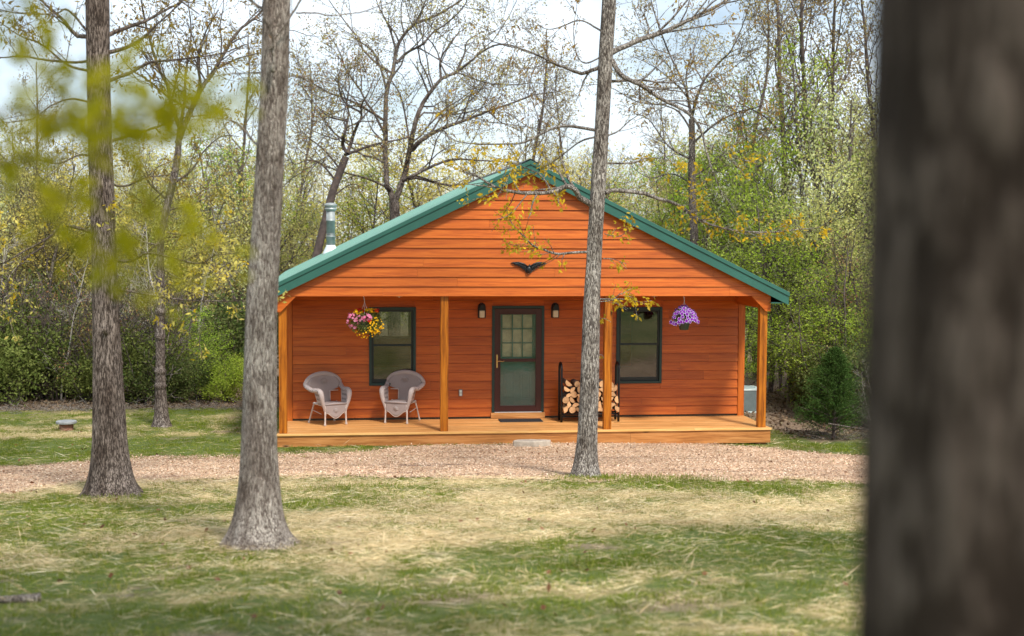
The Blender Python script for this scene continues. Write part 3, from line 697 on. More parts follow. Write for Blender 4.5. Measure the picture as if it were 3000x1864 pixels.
# wall lamps, ceiling lamps, outlet
for cx in (2.738, 4.2):
    mb = MB(org); mb.prism([(cx - .075, 2.345), (cx + .075, 2.345), (cx + .08, 2.36), (cx + .08, 2.56), (cx + .066, 2.61), (cx + .035, 2.638), (cx, 2.647), (cx - .035, 2.638), (cx - .066, 2.61), (cx - .08, 2.56), (cx - .08, 2.36)], YW - .045, YW - .022)
    mb.prism([(cx - .062, 2.50), (cx + .062, 2.50), (cx + .060, 2.57), (cx + .03, 2.615), (cx, 2.622), (cx - .03, 2.615), (cx - .06, 2.57)], YW - .15, YW - .045)
    wl = mb.build('wall_lamp', M['black'], cabin, .008)
    mb = MB(org); mb.box(cx - .05, cx + .05, YW - .135, YW - .045, 2.36, 2.499); mb.build('lamp_glass', M['frost'], wl, .012)
for cx in (1.07, 5.95):
    mb = MB(org); mb.lathe([(.19, 2.934), (.185, 2.90), (.16, 2.873), (.15, 2.873)], cx, .62, 24); cl_ = mb.build('ceiling_lamp', M['black'], cabin)
    mb = MB(org); mb.lathe([(.148, 2.872), (.12, 2.842), (.06, 2.826), (.012, 2.822)], cx, .62, 24); mb.lathe([(.014, 2.822), (.012, 2.806), (.002, 2.80)], cx, .62, 8); mb.build('lamp_glass', M['frost'], cl_)
mb = MB(org); mb.box(2.29, 2.36, YW - .05, YW - .022, .80, .935); ob = mb.build('electrical_box', M['greybox'], cabin, .006)
mb = MB(org); mb.box(2.303, 2.347, YW - .06, YW - .05, .872, .922); mb.box(2.303, 2.347, YW - .06, YW - .05, .813, .863); mb.build('outlet_cover', M['ac'], ob, .003)

# stove pipe
pipe_x, pipe_y = -.262, 9.0; zb = roofz(pipe_x)
mb = MB(org); mb.lathe([(.105, zb - .15), (.105, zb + .75), (.115, zb + .752), (.115, zb + .775), (.105, zb + .777), (.105, zb + 1.0)], pipe_x, pipe_y, 24)
mb.lathe([(.118, zb + .36), (.118, zb + .39)], pipe_x, pipe_y, 24); mb.lathe([(.115, zb + .42), (.115, zb + .435)], pipe_x, pipe_y, 24)
mb.lathe([(.12, zb + 1.0), (.125, zb + 1.02), (.145, zb + 1.03), (.145, zb + 1.06), (.125, zb + 1.07), (.125, zb + 1.09), (.15, zb + 1.10), (.155, zb + 1.15), (.15, zb + 1.165), (.10, zb + 1.19), (.02, zb + 1.2)], pipe_x, pipe_y, 24)
ch = mb.build('stove_pipe', M['steel'], roof)
mb = MB(org); mb.lathe([(.24, zb - .14), (.19, zb - .02), (.12, zb + .13), (.108, zb + .16)], pipe_x, pipe_y, 24); mb.build('pipe_flashing', M['white'], ch)

# eagle relief on the gable
def eagle():
    cx, cz = 3.425, 3.39
    half = [(0, -.105), (.045, -.10), (.062, -.07), (.075, -.045), (.12, -.035), (.115, -.01), (.165, -.0), (.16, .025), (.21, .03), (.205, .05), (.255, .052), (.25, .066), (.30, .068), (.332, .085), (.29, .098), (.22, .103), (.15, .098), (.10, .075), (.07, .045), (.04, .03)]
    up_ = [(0.0, .035)]
    right = half; left = [(-x, z) for x, z in half[1:]]
    poly = [(cx + x, cz + z) for x, z in right + up_] + [(cx + x, cz + z) for x, z in left[::-1]]
    mb = MB(org); mb.prism(poly, -.05, -.021)
    for s in (-1, 1):
        for i in range(9):
            t = i / 8; a = np.array([.05 + .20 * t, .035 + .055 * min(1, t * 1.6)]); b = a + np.array([.035 + .02 * t, -.085 + .04 * t])
            if i == 8: b = a + np.array([.06, -.01])
            mb.tube([(cx + s * a[0], -.052, cz + a[1]), (cx + s * (a[0] + b[0]) / 2, -.062, cz + (a[1] + b[1]) / 2), (cx + s * b[0], -.052, cz + b[1])], [.010, .012, .004], 6)
        mb.tube([(cx + s * .02, -.058, cz + .015), (cx + s * .10, -.066, cz + .066), (cx + s * .19, -.06, cz + .092), (cx + s * .31, -.052, cz + .085)], [.014, .017, .013, .006], 6)
    mb.tube([(cx, -.05, cz - .10), (cx, -.07, cz - .06), (cx, -.08, cz - .01), (cx + .004, -.075, cz + .03)], [.025, .045, .04, .02], 10)
    mb.tube([(cx + .004, -.075, cz + .02), (cx + .01, -.10, cz + .038), (cx + .03, -.118, cz + .03)], [.022, .022, .004], 8)
    o = mb.build('eagle_ornament', M['eagle'], cabin); o['label'] = 'dark iron spread eagle relief on the gable boards'
eagle()

# ------------------------------------------------------------------ porch furniture
def ctrl(pts, n=8):
    """Catmull-Rom through control points (xyz + radius)"""
    P = np.array(pts, float); P = np.vstack([2 * P[0] - P[1], P, 2 * P[-1] - P[-2]]); out = []
    for i in range(1, len(P) - 2):
        for t in np.linspace(0, 1, n, endpoint=False):
            a, b, c, d = P[i - 1:i + 3]
            out.append(.5 * (2 * b + (c - a) * t + (2 * a - 5 * b + 4 * c - d) * t * t + (3 * b - a - 3 * c + d) * t ** 3))
    out.append(P[-2]); return np.array(out)
def grid_panel(fn, nu, nv, th):
    """thin solid panel; fn(u,v)->xyz"""
    A = np.array([[fn(u, v) for u in np.linspace(0, 1, nu)] for v in np.linspace(0, 1, nv)])
    du = np.gradient(A, axis=1); dv = np.gradient(A, axis=0); nn = unit(np.cross(du, dv))
    V = np.concatenate([(A + nn * th / 2).reshape(-1, 3), (A - nn * th / 2).reshape(-1, 3)]); F_ = []
    o = nu * nv
    for j in range(nv - 1):
        for i in range(nu - 1):
            a = j * nu + i; F_ += [(a, a + 1, a + nu + 1, a + nu), (o + a, o + a + nu, o + a + nu + 1, o + a + 1)]
    for i in range(nu - 1):
        F_ += [(i, o + i, o + i + 1, i + 1)]; b = (nv - 1) * nu + i; F_ += [(b, b + 1, o + b + 1, o + b)]
    for j in range(nv - 1):
        a = j * nu; F_ += [(a, a + nu, o + a + nu, o + a)]; b = a + nu - 1; F_ += [(b, o + b, o + b + nu, b + nu)]
    return V, F_
def make_chair(label, x, y, rz):
    t = thing('wicker_armchair', label, 'armchair', (x, y, DZ + .002), rz, 'wicker armchairs on the porch')
    # local: +y is the back, x across
    W = .235
    path = []
    for s in (-1, 1):
        arm = [(s * .20, -.245, .20, .012), (s * .232, -.25, .33, .026), (s * .275, -.255, .48, .040), (s * .295, -.245, .60, .050), (s * .305, -.19, .655, .050), (s * .315, -.05, .66, .044), (s * .335, .08, .655, .042), (s * .365, .19, .68, .044)]
        path.append(arm)
    back = []
    for a in np.linspace(-18, 198, 13):
        aa = R(a); back.append((.365 * math.cos(aa), .255 + .03 * math.sin(aa) + .02, .725 + .215 * math.sin(aa) if a not in () else 0, .045))
    right = path[1]; left = path[0][::-1]
    P = ctrl(right[:-1] + back[1:-1] + left[1:], 6)
    mb = MB(); mb.tube(P[:, :3], P[:, 3], 12); mb.build('rolled_rim', M['rim'], t)
    # fan shaped back panel: wide top, narrow splat down to the seat
    def fn(u, v):
        z = .40 + v * .535
        if z < .60: hw = .125
        elif z < .66: hw = .125 + (z - .60) / .06 * (.30 - .125)
        else: hw = .345 * math.sqrt(max(.0, 1 - ((z - .725) / .215) ** 2)) if z > .725 else .30 + (z - .66) / .065 * .045
        x_ = (u * 2 - 1) * max(hw, .02)
        return (x_, .235 + .05 * (v) - .04 * (abs(x_) / .35) ** 2 + .0, z)
    V, F_ = grid_panel(fn, 14, 40, .014); mb = MB(); mb.add(V, F_, 0, True); bp = mb.build('backrest', M['weave'], t)
    for s in (-1, 1):      # splat edge canes
        mb = MB(); mb.tube([(s * .128, .232, .40), (s * .128, .24, .50), (s * .130, .245, .61)], .012, 8); mb.tube([(s * .13, .243, .612), (s * .2, .235, .612), (s * .29, .215, .612)], .010, 8); mb.build('back_cane', M['cane'], t)
    def diamond(cx, cy, cz, r, dirz=0):
        mb = MB()
        for j in (-1, 1):
            dx_, dz_ = math.cos(.55), j * math.sin(.55)
            for i in range(-3, 4):
                ox_, oz_ = -dz_ * i * r * .27, dx_ * i * r * .27
                ts = [t_ for t_ in np.linspace(-2 * r, 2 * r, 61) if abs(ox_ + dx_ * t_) / r + abs(oz_ + dz_ * t_) / (r * .72) < 1]
                if len(ts) > 2: mb.tube([(cx + ox_ + dx_ * ts[0], cy - .002 * j, cz + oz_ + dz_ * ts[0]), (cx + ox_ + dx_ * ts[-1], cy - .002 * j, cz + oz_ + dz_ * ts[-1])], .0055, 6)
        return mb
    diamond(0, .243 - .0, .80, .075).build('diamond_weave', M['rim'], bp)
    # side panels below the arms
    for s in (-1, 1):
        def fs(u, v):
            y_ = -.235 + u * (.20 + .10 * v) ; z = .37 + v * .265
            return (s * (.245 + .045 * v), y_, z)
        V, F_ = grid_panel(fs, 8, 10, .012); mb = MB(); mb.add(V, F_, 0, True); mb.build('side_panel', M['weave'], t)
        mb = MB(); mb.tube([(s * .245, -.035, .37), (s * .288, .065, .635)], .010, 8); mb.tube([(s * .245, .0, .385), (s * .25, .2, .385)], .011, 8); mb.build('side_cane', M['cane'], t)
    V, F_ = grid_panel(lambda u, v: ((u * 2 - 1) * (.245 - .01 * v), -.255 + v * .50, .405 - .02 * v + .01 * math.sin(u * math.pi)), 12, 12, .03); mb = MB(); mb.add(V, F_, 0, True)
    mb.tube([(-.235, -.262, .405), (0, -.272, .412), (.235, -.262, .405)], .018, 10); mb.build('seat', M['weave'], t)
    def fa(u, v):
        zb_ = .17 - .055 * math.cos((u - .5) * 2 * math.pi) * (1 if True else 0) + .02
        return ((u * 2 - 1) * .205, -.262, zb_ + (.40 - zb_) * v)
    V, F_ = grid_panel(fa, 24, 8, .012); mb = MB(); mb.add(V, F_, 0, True); ap = mb.build('apron', M['weave'], t)
    mb = MB(); mb.tube([fa(u, 0) for u in np.linspace(0, 1, 24)], .009, 6); mb.build('apron_edge', M['cane'], ap)
    diamond(0, -.274, .29, .062).build('diamond_weave', M['rim'], ap)
    for s in (-1, 1):
        mb = MB(); mb.tube([(s * .215, -.25, .40), (s * .218, -.253, .2), (s * .222, -.258, .05), (s * .224, -.26, .03), (s * .224, -.26, .012), (s * .224, -.26, .0)], [.016, .016, .016, .022, .026, .02], 10); mb.build('front_leg', M['cane'], t)
        mb = MB(); mb.tube([(s * .235, .17, .41), (s * .255, .26, .2), (s * .27, .33, .03), (s * .272, .335, .012), (s * .272, .336, 0)], [.015, .015, .016, .024, .02], 10)
        mb.tube([(s * .225, -.1, .21), (s * .25, .235, .26)], .007, 6); mb.build('rear_leg', M['cane'], t)
make_chair('grey wicker armchair beside the left end post, turned towards the door', -.235, 1.24, R(27))
make_chair('grey wicker armchair below the left window, turned away from the door', 1.13, 1.38, R(-22))

# doormat
t = MB(); t.box(-.42, .42, -.19, .19, 0, .012)
for i in range(40): t.box(-.41 + i * .0205, -.41 + i * .0205 + .011, -.18, .18, .012, .017)
tag(t.build('doormat', M['mat'], None, loc=(3.47, 1.33, DZ + .003)), 'black ribbed rubber doormat below the front door', 'doormat')

# firewood rack
rx0, rx1, ry = 4.235, 5.375, 1.2
rk = thing('firewood_rack', 'black tubular metal log rack with tall hoop ends beside the door', 'log rack', (4.8, ry, DZ + .002))
for x in (-.565, .565):
    mb = MB(); pts = [(x, -.15, 0), (x, -.15, .5), (x, -.15, 1.02)] + [(x, -.15 * math.cos(a), 1.02 + .13 * math.sin(a)) for a in np.linspace(.3, 2.84, 8)] + [(x, .15, 1.02), (x, .15, .5), (x, .15, 0)]
    mb.tube(pts, .021, 10); mb.build('hoop_end', M['black'], rk)
for y in (-.15, .15):
    mb = MB(); mb.tube([(-.565, y, .155), (.565, y, .155)], .018, 8); mb.tube([(-.5, y, .15), (-.545, y, .10), (-.555, y, .0)], .014, 8); mb.tube([(.5, y, .15), (.545, y, .10), (.555, y, .0)], .014, 8); mb.build('base_rail', M['black'], rk)
# logs
rl = np.random.default_rng(4)
def log_mesh(kind, r):
    n = 14; pts = []
    if kind == 0: pts = [(r * math.cos(a) * rl.uniform(.94, 1.05), r * math.sin(a) * rl.uniform(.94, 1.05)) for a in np.linspace(0, 2 * math.pi, n, endpoint=False)]; split_f = []
    else:
        sp = math.pi if kind == 1 else math.pi * .62
        R_ = r * (1.12 if kind == 1 else 1.45)
        arc = [(R_ * math.cos(a) * rl.uniform(.96, 1.03), R_ * math.sin(a) * rl.uniform(.96, 1.03)) for a in np.linspace(0, sp, 9)]
        pts = arc + ([] if kind == 1 else [(0, 0)])
        c = np.mean(pts, axis=0); pts = [(x - c[0], z - c[1]) for x, z in pts]
    m_ = len(pts); hl = rl.uniform(.19, .23)
    V = [(x, -hl, z) for x, z in pts] + [(x, hl, z) for x, z in pts]
    F_ = [tuple(range(m_)), tuple(range(2 * m_ - 1, m_ - 1, -1))]; mi = [1, 1]
    for i in range(m_):
        j = (i + 1) % m_; F_.append((j, i, m_ + i, m_ + j)); mi.append(1 if (kind == 1 and i == m_ - 1) or (kind == 2 and i >= m_ - 2) else 0)
    me = bpy.data.meshes.new('firewood_log'); me.from_pydata(V, [], F_); me.materials.append(M['logbark']); me.materials.append(M['logend']); me.polygons.foreach_set('material_index', mi); me.update(); return me
logm = [log_mesh(k, .058) for k in (0, 0, 1, 1, 1, 1, 2, 2, 2, 2)]
z = DZ + .245
for r_ in range(6):
    nrow = 9 if r_ < 5 else 6; off = .055 if r_ % 2 else 0
    for k in range(nrow):
        x = 4.315 + off * .8 + k * (.123 if r_ < 5 else .17)
        if x > 5.335: continue
        kind = int(rl.choice([0, 2, 3, 4, 5, 1, 3, 6, 8])) if r_ < 5 else rl.integers(0, 3)
        o = link('firewood_log', logm[kind], None, (x + rl.uniform(-.008, .008), ry + rl.uniform(-.03, .03), z + rl.uniform(-.008, .008) + (.012 if r_ == 5 else 0)))
        o.rotation_euler = (0, rl.uniform(0, 6.28), rl.uniform(-.04, .04)); sc = rl.uniform(1.02, 1.22); o.scale = (sc, rl.uniform(.9, 1.05), sc)
        if r_ < 5: tag(o, 'split firewood log stacked in the black rack', 'log', 'split firewood logs in the rack')
        else: tag(o, 'firewood log lying on top of the stack in the rack', 'log', 'firewood logs on top of the stack')
    z += .098

# hanging baskets
def flower_np(rng, P, Nn, r, petals=5):
    """flower discs: petals as diamonds around a centre facing Nn"""
    n = len(P); ref = unit(rng.normal(0, 1, (n, 3))); A = unit(np.cross(Nn, ref)); B = np.cross(Nn, A); V = []
    for k in range(petals):
        a = 2 * math.pi * k / petals; d = A * math.cos(a) + B * math.sin(a); s_ = -A * math.sin(a) + B * math.cos(a)
        l = r[:, None]; tip = P + d * l + Nn * l * .25
        mid = P + d * l * .62 + Nn * l * .12
        V.append(np.stack([P, mid + s_ * l * .46, tip, mid - s_ * l * .46], 1))
    V = np.stack(V, 1).reshape(-1, 3); return V, np.arange(len(V)).reshape(-1, 4)
def ell(rng, n, c, r, lo=-.5, shell=.75):
    d = unit(rng.normal(0, 1, (n * 3, 3))); d = d[d[:, 2] > lo][:n]
    return np.array(c) + d * np.array(r) * rng.uniform(shell, 1, (len(d), 1)), unit(d / np.array(r))
def basket(name, label, x, y, ztop, build):
    t = thing(name, label, 'hanging basket', (x, y, ztop - .62)); build(t)
def hanger(t, zt, zr, rr):
    mb = MB()
    mb.tube([(.03, 0, zt + .045), (.0, 0, zt + .07), (-.028, 0, zt + .05), (-.01, 0, zt + .02), (0, 0, zt - .05), (0, 0, zt - .08)], .006, 6)
    for k in range(3):
        a = k * 2.094 + .5; mb.tube([(0, 0, zt - .07), (rr * math.cos(a), rr * math.sin(a), zr)], .0035, 5)
    mb.build('hanger', M['white'], t)
rb = np.random.default_rng(12)
# left: trailing pink and yellow
t = thing('hanging_basket', 'hanging basket overflowing with pink, red and yellow flowers by the left window', 'hanging basket', (.42, .30, 2.08))
hanger(t, .72, .34, .13)
mb = MB(); mb.lathe([(.08, .10), (.12, .22), (.14, .33), (.14, .34)], 0, 0, 20); mb.build('pot', M['pot'], t)
P, D = ell(rb, 2600, (0, 0, .29), (.31, .24, .23), -.95, .35); D = unit(D + rb.normal(0, .6, D.shape)); Sd = unit(np.cross(D, rb.normal(0, 1, D.shape)))
V, Q = diamonds(P, D, Sd, rb.uniform(.025, .055, len(P)), rb.uniform(.010, .022, len(P))); link('foliage', np_mesh('foliage', V, Q, M['leaf_dark']), t)
fp = [((-.21, -.08, .33), (.15, .15, .16), 46, 'f_pink', .028), ((.02, -.16, .38), (.13, .10, .07), 24, 'f_pink', .028), ((.17, -.08, .22), (.19, .18, .17), 105, 'f_yellow', .018), ((.0, -.1, .08), (.22, .14, .09), 42, 'f_yellow', .017), ((.10, -.02, .50), (.17, .12, .04), 26, 'f_yellow', .026),
      ((-.1, -.02, .50), (.10, .1, .04), 14, 'f_red', .032), ((.2, 0, .50), (.08, .1, .03), 8, 'f_red', .03), ((.08, -.2, .33), (.04, .04, .03), 6, 'f_red', .025), ((-.12, -.1, .48), (.08, .08, .04), 8, 'f_yellow', .028)]
for k, mk, nm in ((0, 'f_pink', 'pink_flowers'), (1, 'f_yellow', 'yellow_flowers'), (2, 'f_red', 'red_flowers')):
    Vs = []; 
    for (c_, r__, n_, m_, s_) in fp:
        if m_ != mk: continue
        P, D = ell(rb, n_, c_, r__, -1.01, .6); D = unit(D + np.array([0, -.9, .25]) + rb.normal(0, .25, D.shape)); V, Q = flower_np(rb, P, D, rb.uniform(.8, 1.15, len(P)) * s_); Vs.append(V)
    V = np.concatenate(Vs); tag(link(nm, np_mesh(nm, V, np.arange(len(V)).reshape(-1, 4), M[mk]), t), kind='stuff')
# right: purple petunias
t = thing('hanging_basket', 'hanging basket with a dome of purple petunias in a dark green pot', 'hanging basket', (6.44, .22, 2.16))
hanger(t, .66, .25, .12)
mb = MB(); mb.lathe([(.075, .045), (.085, .05), (.105, .16), (.12, .175), (.12, .20)], 0, 0, 24); mb.build('pot', M['pot'], t)
P, D = ell(rb, 1300, (0, 0, .25), (.22, .20, .22), -.25, .45); D = unit(D + rb.normal(0, .6, D.shape)); Sd = unit(np.cross(D, rb.normal(0, 1, D.shape)))
V, Q = diamonds(P, D, Sd, rb.uniform(.03, .06, len(P)), rb.uniform(.012, .024, len(P))); link('foliage', np_mesh('foliage', V, Q, M['leaf_dark']), t)
P, D = ell(rb, 150, (0, 0, .22), (.29, .26, .29), -.2, .86); cone = np.clip(1 - (P[:, 2] - .2) / .55, .35, 1); P[:, 0] *= np.clip(cone, .78, 1); D = unit(D + np.array([0, -.6, .1])); r_ = rb.uniform(.032, .042, len(P))
V, Q = flower_np(rb, P, D, r_); tag(link('pale_petal_edges', np_mesh('pale_petal_edges', V, Q, M['f_rim']), t), kind='stuff')
V, Q = flower_np(np.random.default_rng(1), P + D * .006, D, r_ * .76); tag(link('purple_flowers', np_mesh('purple_flowers', V, Q, M['f_purple']), t), kind='stuff')

# ------------------------------------------------------------------ yard objects
bsm = MB(); rs2 = np.random.default_rng(3)
n = 16; ring = [(.37 * math.cos(a) * rs2.uniform(.9, 1.06), .15 * math.sin(a) * rs2.uniform(.85, 1.1)) for a in np.linspace(0, 2 * math.pi, n, endpoint=False)]
vs = [(x, y, -.05) for x, y in ring] + [(x, y, .07 + rs2.uniform(-.01, .01)) for x, y in ring] + [(x * .93, y * .9, .085 + rs2.uniform(-.006, .006)) for x, y in ring]
fs = [tuple(range(n))[::-1], tuple(range(2 * n, 3 * n))] + [(k * n + i, k * n + (i + 1) % n, (k + 1) * n + (i + 1) % n, (k + 1) * n + i) for k in (0, 1) for i in range(n)]
bsm.add(vs, fs); tag(bsm.build('stepping_stone', M['stone'], None, loc=(3.46, -.40, g(3.46, -.4) + .03)), 'flat pinkish stone slab lying as a step before the deck', 'stone')
# stone topped fire pit / pedestal on the far left lawn
px_, py_ = -5.41, 2.7; t = thing('stone_pedestal', 'low brick pedestal with a round grey stone cap on the far left lawn', 'pedestal', (px_, py_, g(px_, py_)))
mb = MB(); mb.lathe([(.135, -.05), (.14, 0), (.135, .06), (.14, .065), (.135, .13)], 0, 0, 10, smooth=False); mb.build('base', M['brick'], t)
mb = MB(); mb.lathe([(.19, .131), (.20, .14), (.20, .175), (.19, .185), (.02, .19)], 0, 0, 24, smooth=False); mb.build('cap', M['slab'], t, .004)
# air conditioner
ax0, ay0 = 8.76, 4.8; az = g(ax0, ay0) - .06; t = thing('air_conditioner', 'pale grey outdoor air conditioning unit by the cabin right side', 'air conditioner', (ax0 + .35, ay0 + .35, az))
mb = MB(); mb.box(-.38, .38, -.38, .38, 0, .06); mb.build('base_pad', M['slab'], t)
mb = MB(); mb.box(-.35, .35, -.35, .35, .06, .09); mb.box(-.35, .35, -.35, .35, .56, .60)
for sx in (-1, 1):
    for sy in (-1, 1): mb.box(min(sx * .35, sx * .29), max(sx * .35, sx * .29), min(sy * .35, sy * .29), max(sy * .35, sy * .29), .09, .56)
mb.build('casing', M['ac'], t, .006)
mb = MB(); mb.box(-.325, .325, -.325, .325, .09, .56)
for i in range(22): mb.box(-.29, .29, -.338, -.325, .10 + i * .021, .108 + i * .021)
for i in range(22): mb.box(-.338, -.325, -.29, .29, .10 + i * .021, .108 + i * .021)
mb.build('grille', M['acgrill'], t)
mb = MB(); mb.lathe([(.27, .601), (.27, .615), (.24, .62), (.02, .63)], 0, 0, 24); mb.build('fan_guard', M['acgrill'], t)

# ------------------------------------------------------------------ trees
UP = np.array([0, 0, 1.])
def rotdir(rng, d, ang, az=None):
    a = unit(np.cross(d, UP if abs(d[2]) < .95 else np.array([1., 0, 0]))); b = np.cross(d, a)
    az = rng.uniform(0, 2 * math.pi) if az is None else az
    return unit(d * math.cos(ang) + (a * math.cos(az) + b * math.sin(az)) * math.sin(ang))
class Tree:
    mul = 1.7
    cap = .75
    def __init__(s, rng, wob=.16, upb=.05, ang=(28, 62), ratio=(.38, .68), dens=2.6, seg=.28, tip=.0035, leafstep=.10):
        s.rng = rng; s.T = Tubes(); s.LP = []; s.LD = []; s.wob = wob; s.upb = upb; s.ang = ang; s.ratio = ratio; s.dens = dens; s.seg = seg; s.tip = tip; s.ls = leafstep
    def sides(s, r): return 8 if r > .05 else 6 if r > .025 else 4 if r > .010 else 3
    def branch(s, p, d, Ln, r, lev):
        rng = s.rng; n = max(3, int(Ln / s.seg)) if lev else max(2, int(Ln / (s.seg * .6)))
        st = Ln / n; P = [np.asarray(p, float)]; d = np.asarray(d, float)
        for i in range(n):
            d = unit(d + rng.normal(0, s.wob, 3) + UP * s.upb); P.append(P[-1] + d * st)
        P = np.array(P); rad = np.linspace(r, max(s.tip, r * .3), n + 1)
        s.T.add(P, rad, s.sides(r)); s.spawn(P, rad, Ln, lev, .22)
    def spawn(s, P, rad, Ln, lev, t0=.2, t1=1., dens=None):
        rng = s.rng; n = len(P) - 1
        if lev <= 0:
            m = max(2, int(Ln / s.ls)); t = rng.uniform(.15, 1, m) * n; i = np.minimum(t.astype(int), n - 1); f = (t - i)[:, None]
            s.LP.append(P[i] * (1 - f) + P[i + 1] * f); s.LD.append(unit(P[i + 1] - P[i])); return
        k = max(3, int(round(Ln * (dens or s.dens) * (1.0 if lev > 1 else 1.6) * s.mul)))
        for j in range(k):
            t = (t0 + (t1 - t0) * (j + rng.uniform(0, 1)) / k) * n; i = min(int(t), n - 1); f = t - i
            p = P[i] * (1 - f) + P[i + 1] * f; d = unit(P[i + 1] - P[i]); r = rad[i] * (1 - f) + rad[i + 1] * f
            d2 = rotdir(rng, d, R(rng.uniform(*s.ang)))
            L2 = Ln * rng.uniform(*s.ratio) * (1.05 - .55 * t / n)
            L2 = min(L2, 3.2 if lev > 2 else 1.7 if lev > 1 else s.cap)
            s.branch(p, d2, max(.18, L2), max(s.tip, r * rng.uniform(.4, .62)), lev - 1)
        if lev > 1: pass
    def limb(s, P, r0, r1, lev=2, t0=.1, dens=None, n=None, sub=6):
        """a hand placed limb through given points"""
        P = np.asarray(P, float); rr = np.linspace(r0, r1, len(P))
        C = ctrl(np.column_stack([P, rr]), sub); Ln = np.linalg.norm(np.diff(C[:, :3], axis=0), axis=1).sum()
        s.T.add(C[:, :3] + s.rng.normal(0, .3, (len(C), 3)) * r1 * 1.0, C[:, 3], n or s.sides(r0))
        s.spawn(C[:, :3], C[:, 3], Ln, lev, t0, 1., dens)
    def leaves(s, size, wid, per=3, spread=.05, droop=.5, frac=1., zmin=None, clus=0):
        rng = s.rng; P = np.concatenate(s.LP); Dd = np.concatenate(s.LD)
        ok = rng.random(len(P)) < frac
        if zmin is not None: ok &= zmin(P)
        P = P[ok]; Dd = Dd[ok]
        P = np.repeat(P, per, 0); Dd = np.repeat(Dd, per, 0); n = len(P)
        P = P + rng.normal(0, spread, (n, 3))
        D = unit(Dd * .5 + rng.normal(0, .8, (n, 3)) + np.array([0, 0, -droop])); Sd = unit(np.cross(D, rng.normal(0, 1, (n, 3))))
        l = rng.uniform(.6, 1.3, n) * size
        return diamonds(P, D, Sd, l, l * wid * rng.uniform(.7, 1.2, n))
def lumps(amp, seed, flare=None, base_z=0.):
    def f(P, a):
        z = P[:, 2][:, None]; A = a[None, :]
        m = 1 + amp * (fbm(np.cos(A) * 2.2 + 5 + 0 * z, z * 1.2 + np.sin(A) * 2.2, seed, 3) - .5) * 2
        m = m + amp * .6 * (fbm(np.cos(A) * 9 + 5 + 0 * z, z * 2.5 + np.sin(A) * 9, seed + 3, 3) - .5)
        if flare:
            h = np.maximum(z - base_z, -.2)
            rt_ = 1 + .55 * np.sin(A * 5 + seed) + .3 * np.sin(A * 3 + 2 * seed) + .15 * np.sin(A * 9)
            m = m + flare * np.exp(-h / .16) * (.55 + .45 * rt_) + flare * .35 * np.exp(-h / .55)
        return m
    return f
def trunk_px(tr, pts, Y, base, n=56, flare=1.0, seed=1, amp=.05, ext=None):
    """pts: (x, y, width) outline of the trunk read from the photograph, at its own distance"""
    C = []
    for (x, y, wd) in pts:
        p = atY(x, y, Y); dist = (p - CAM) @ fw; C.append([*p, wd / 2 / F * dist])
    C = np.array(C); C = C[np.argsort(C[:, 2])]
    b = C[0].copy(); b[2] = base - .12; C = np.vstack([b, C])
    if ext:
        top = C[-1]; C = np.vstack([C, [top[0] + ext[0] * .5, top[1] + ext[1] * .5, top[2] + ext[2] * .5, top[3] * .75], [top[0] + ext[0], top[1] + ext[1], top[2] + ext[2], top[3] * .35]])
    zz = np.arange(C[0, 2], C[-1, 2], .05); P = np.column_stack([np.interp(zz, C[:, 2], C[:, k]) for k in range(3)]); rad = np.interp(zz, C[:, 2], C[:, 3])
    k = np.ones(9) / 9
    for c_ in (0, 1): P[4:-4, c_] = np.convolve(P[:, c_], k, 'valid')
    rad[4:-4] = np.convolve(rad, k, 'valid')
    tr.T.add(P, rad, n, lumps(amp, seed, flare, base)); return P, rad
def pxlimb(pts, Y, dy=0., jit=.12, rng=None):
    out = []; y0 = Y
    for i, (x, y) in enumerate(pts):
        out.append(atY(x, y, Y + dy * i / max(1, len(pts) - 1) + (rng.normal(0, jit) if (rng is not None and i) else 0)))
    return np.array(out)
def finish(tr, label, cat, base, barkm, leafs, group=None, name='oak_tree'):
    t = thing(name, label, cat, tuple(base), 0, group)
    link('trunk', tr.T.mesh('trunk', M[barkm], base), t)
    Vs = [], []
    if leafs:
        for nm, mat, (V, Q) in leafs: link(nm, np_mesh(nm, V - np.asarray(base), Q, M[mat]), t)
    return t
def canopy(tr, P, rad, z0, k, Lr=(2.2, 4.), lev=3, ang=(45, 80)):
    """limbs above the picture frame"""
    rng = tr.rng; idx = np.where(P[:, 2] > z0)[0]
    for j in range(k):
        i = idx[int(len(idx) * (j + rng.random()) / k)]; d = rotdir(rng, UP, R(rng.uniform(*ang)))
        tr.branch(P[i], d, rng.uniform(*Lr), max(.012, rad[i] * .35), lev)

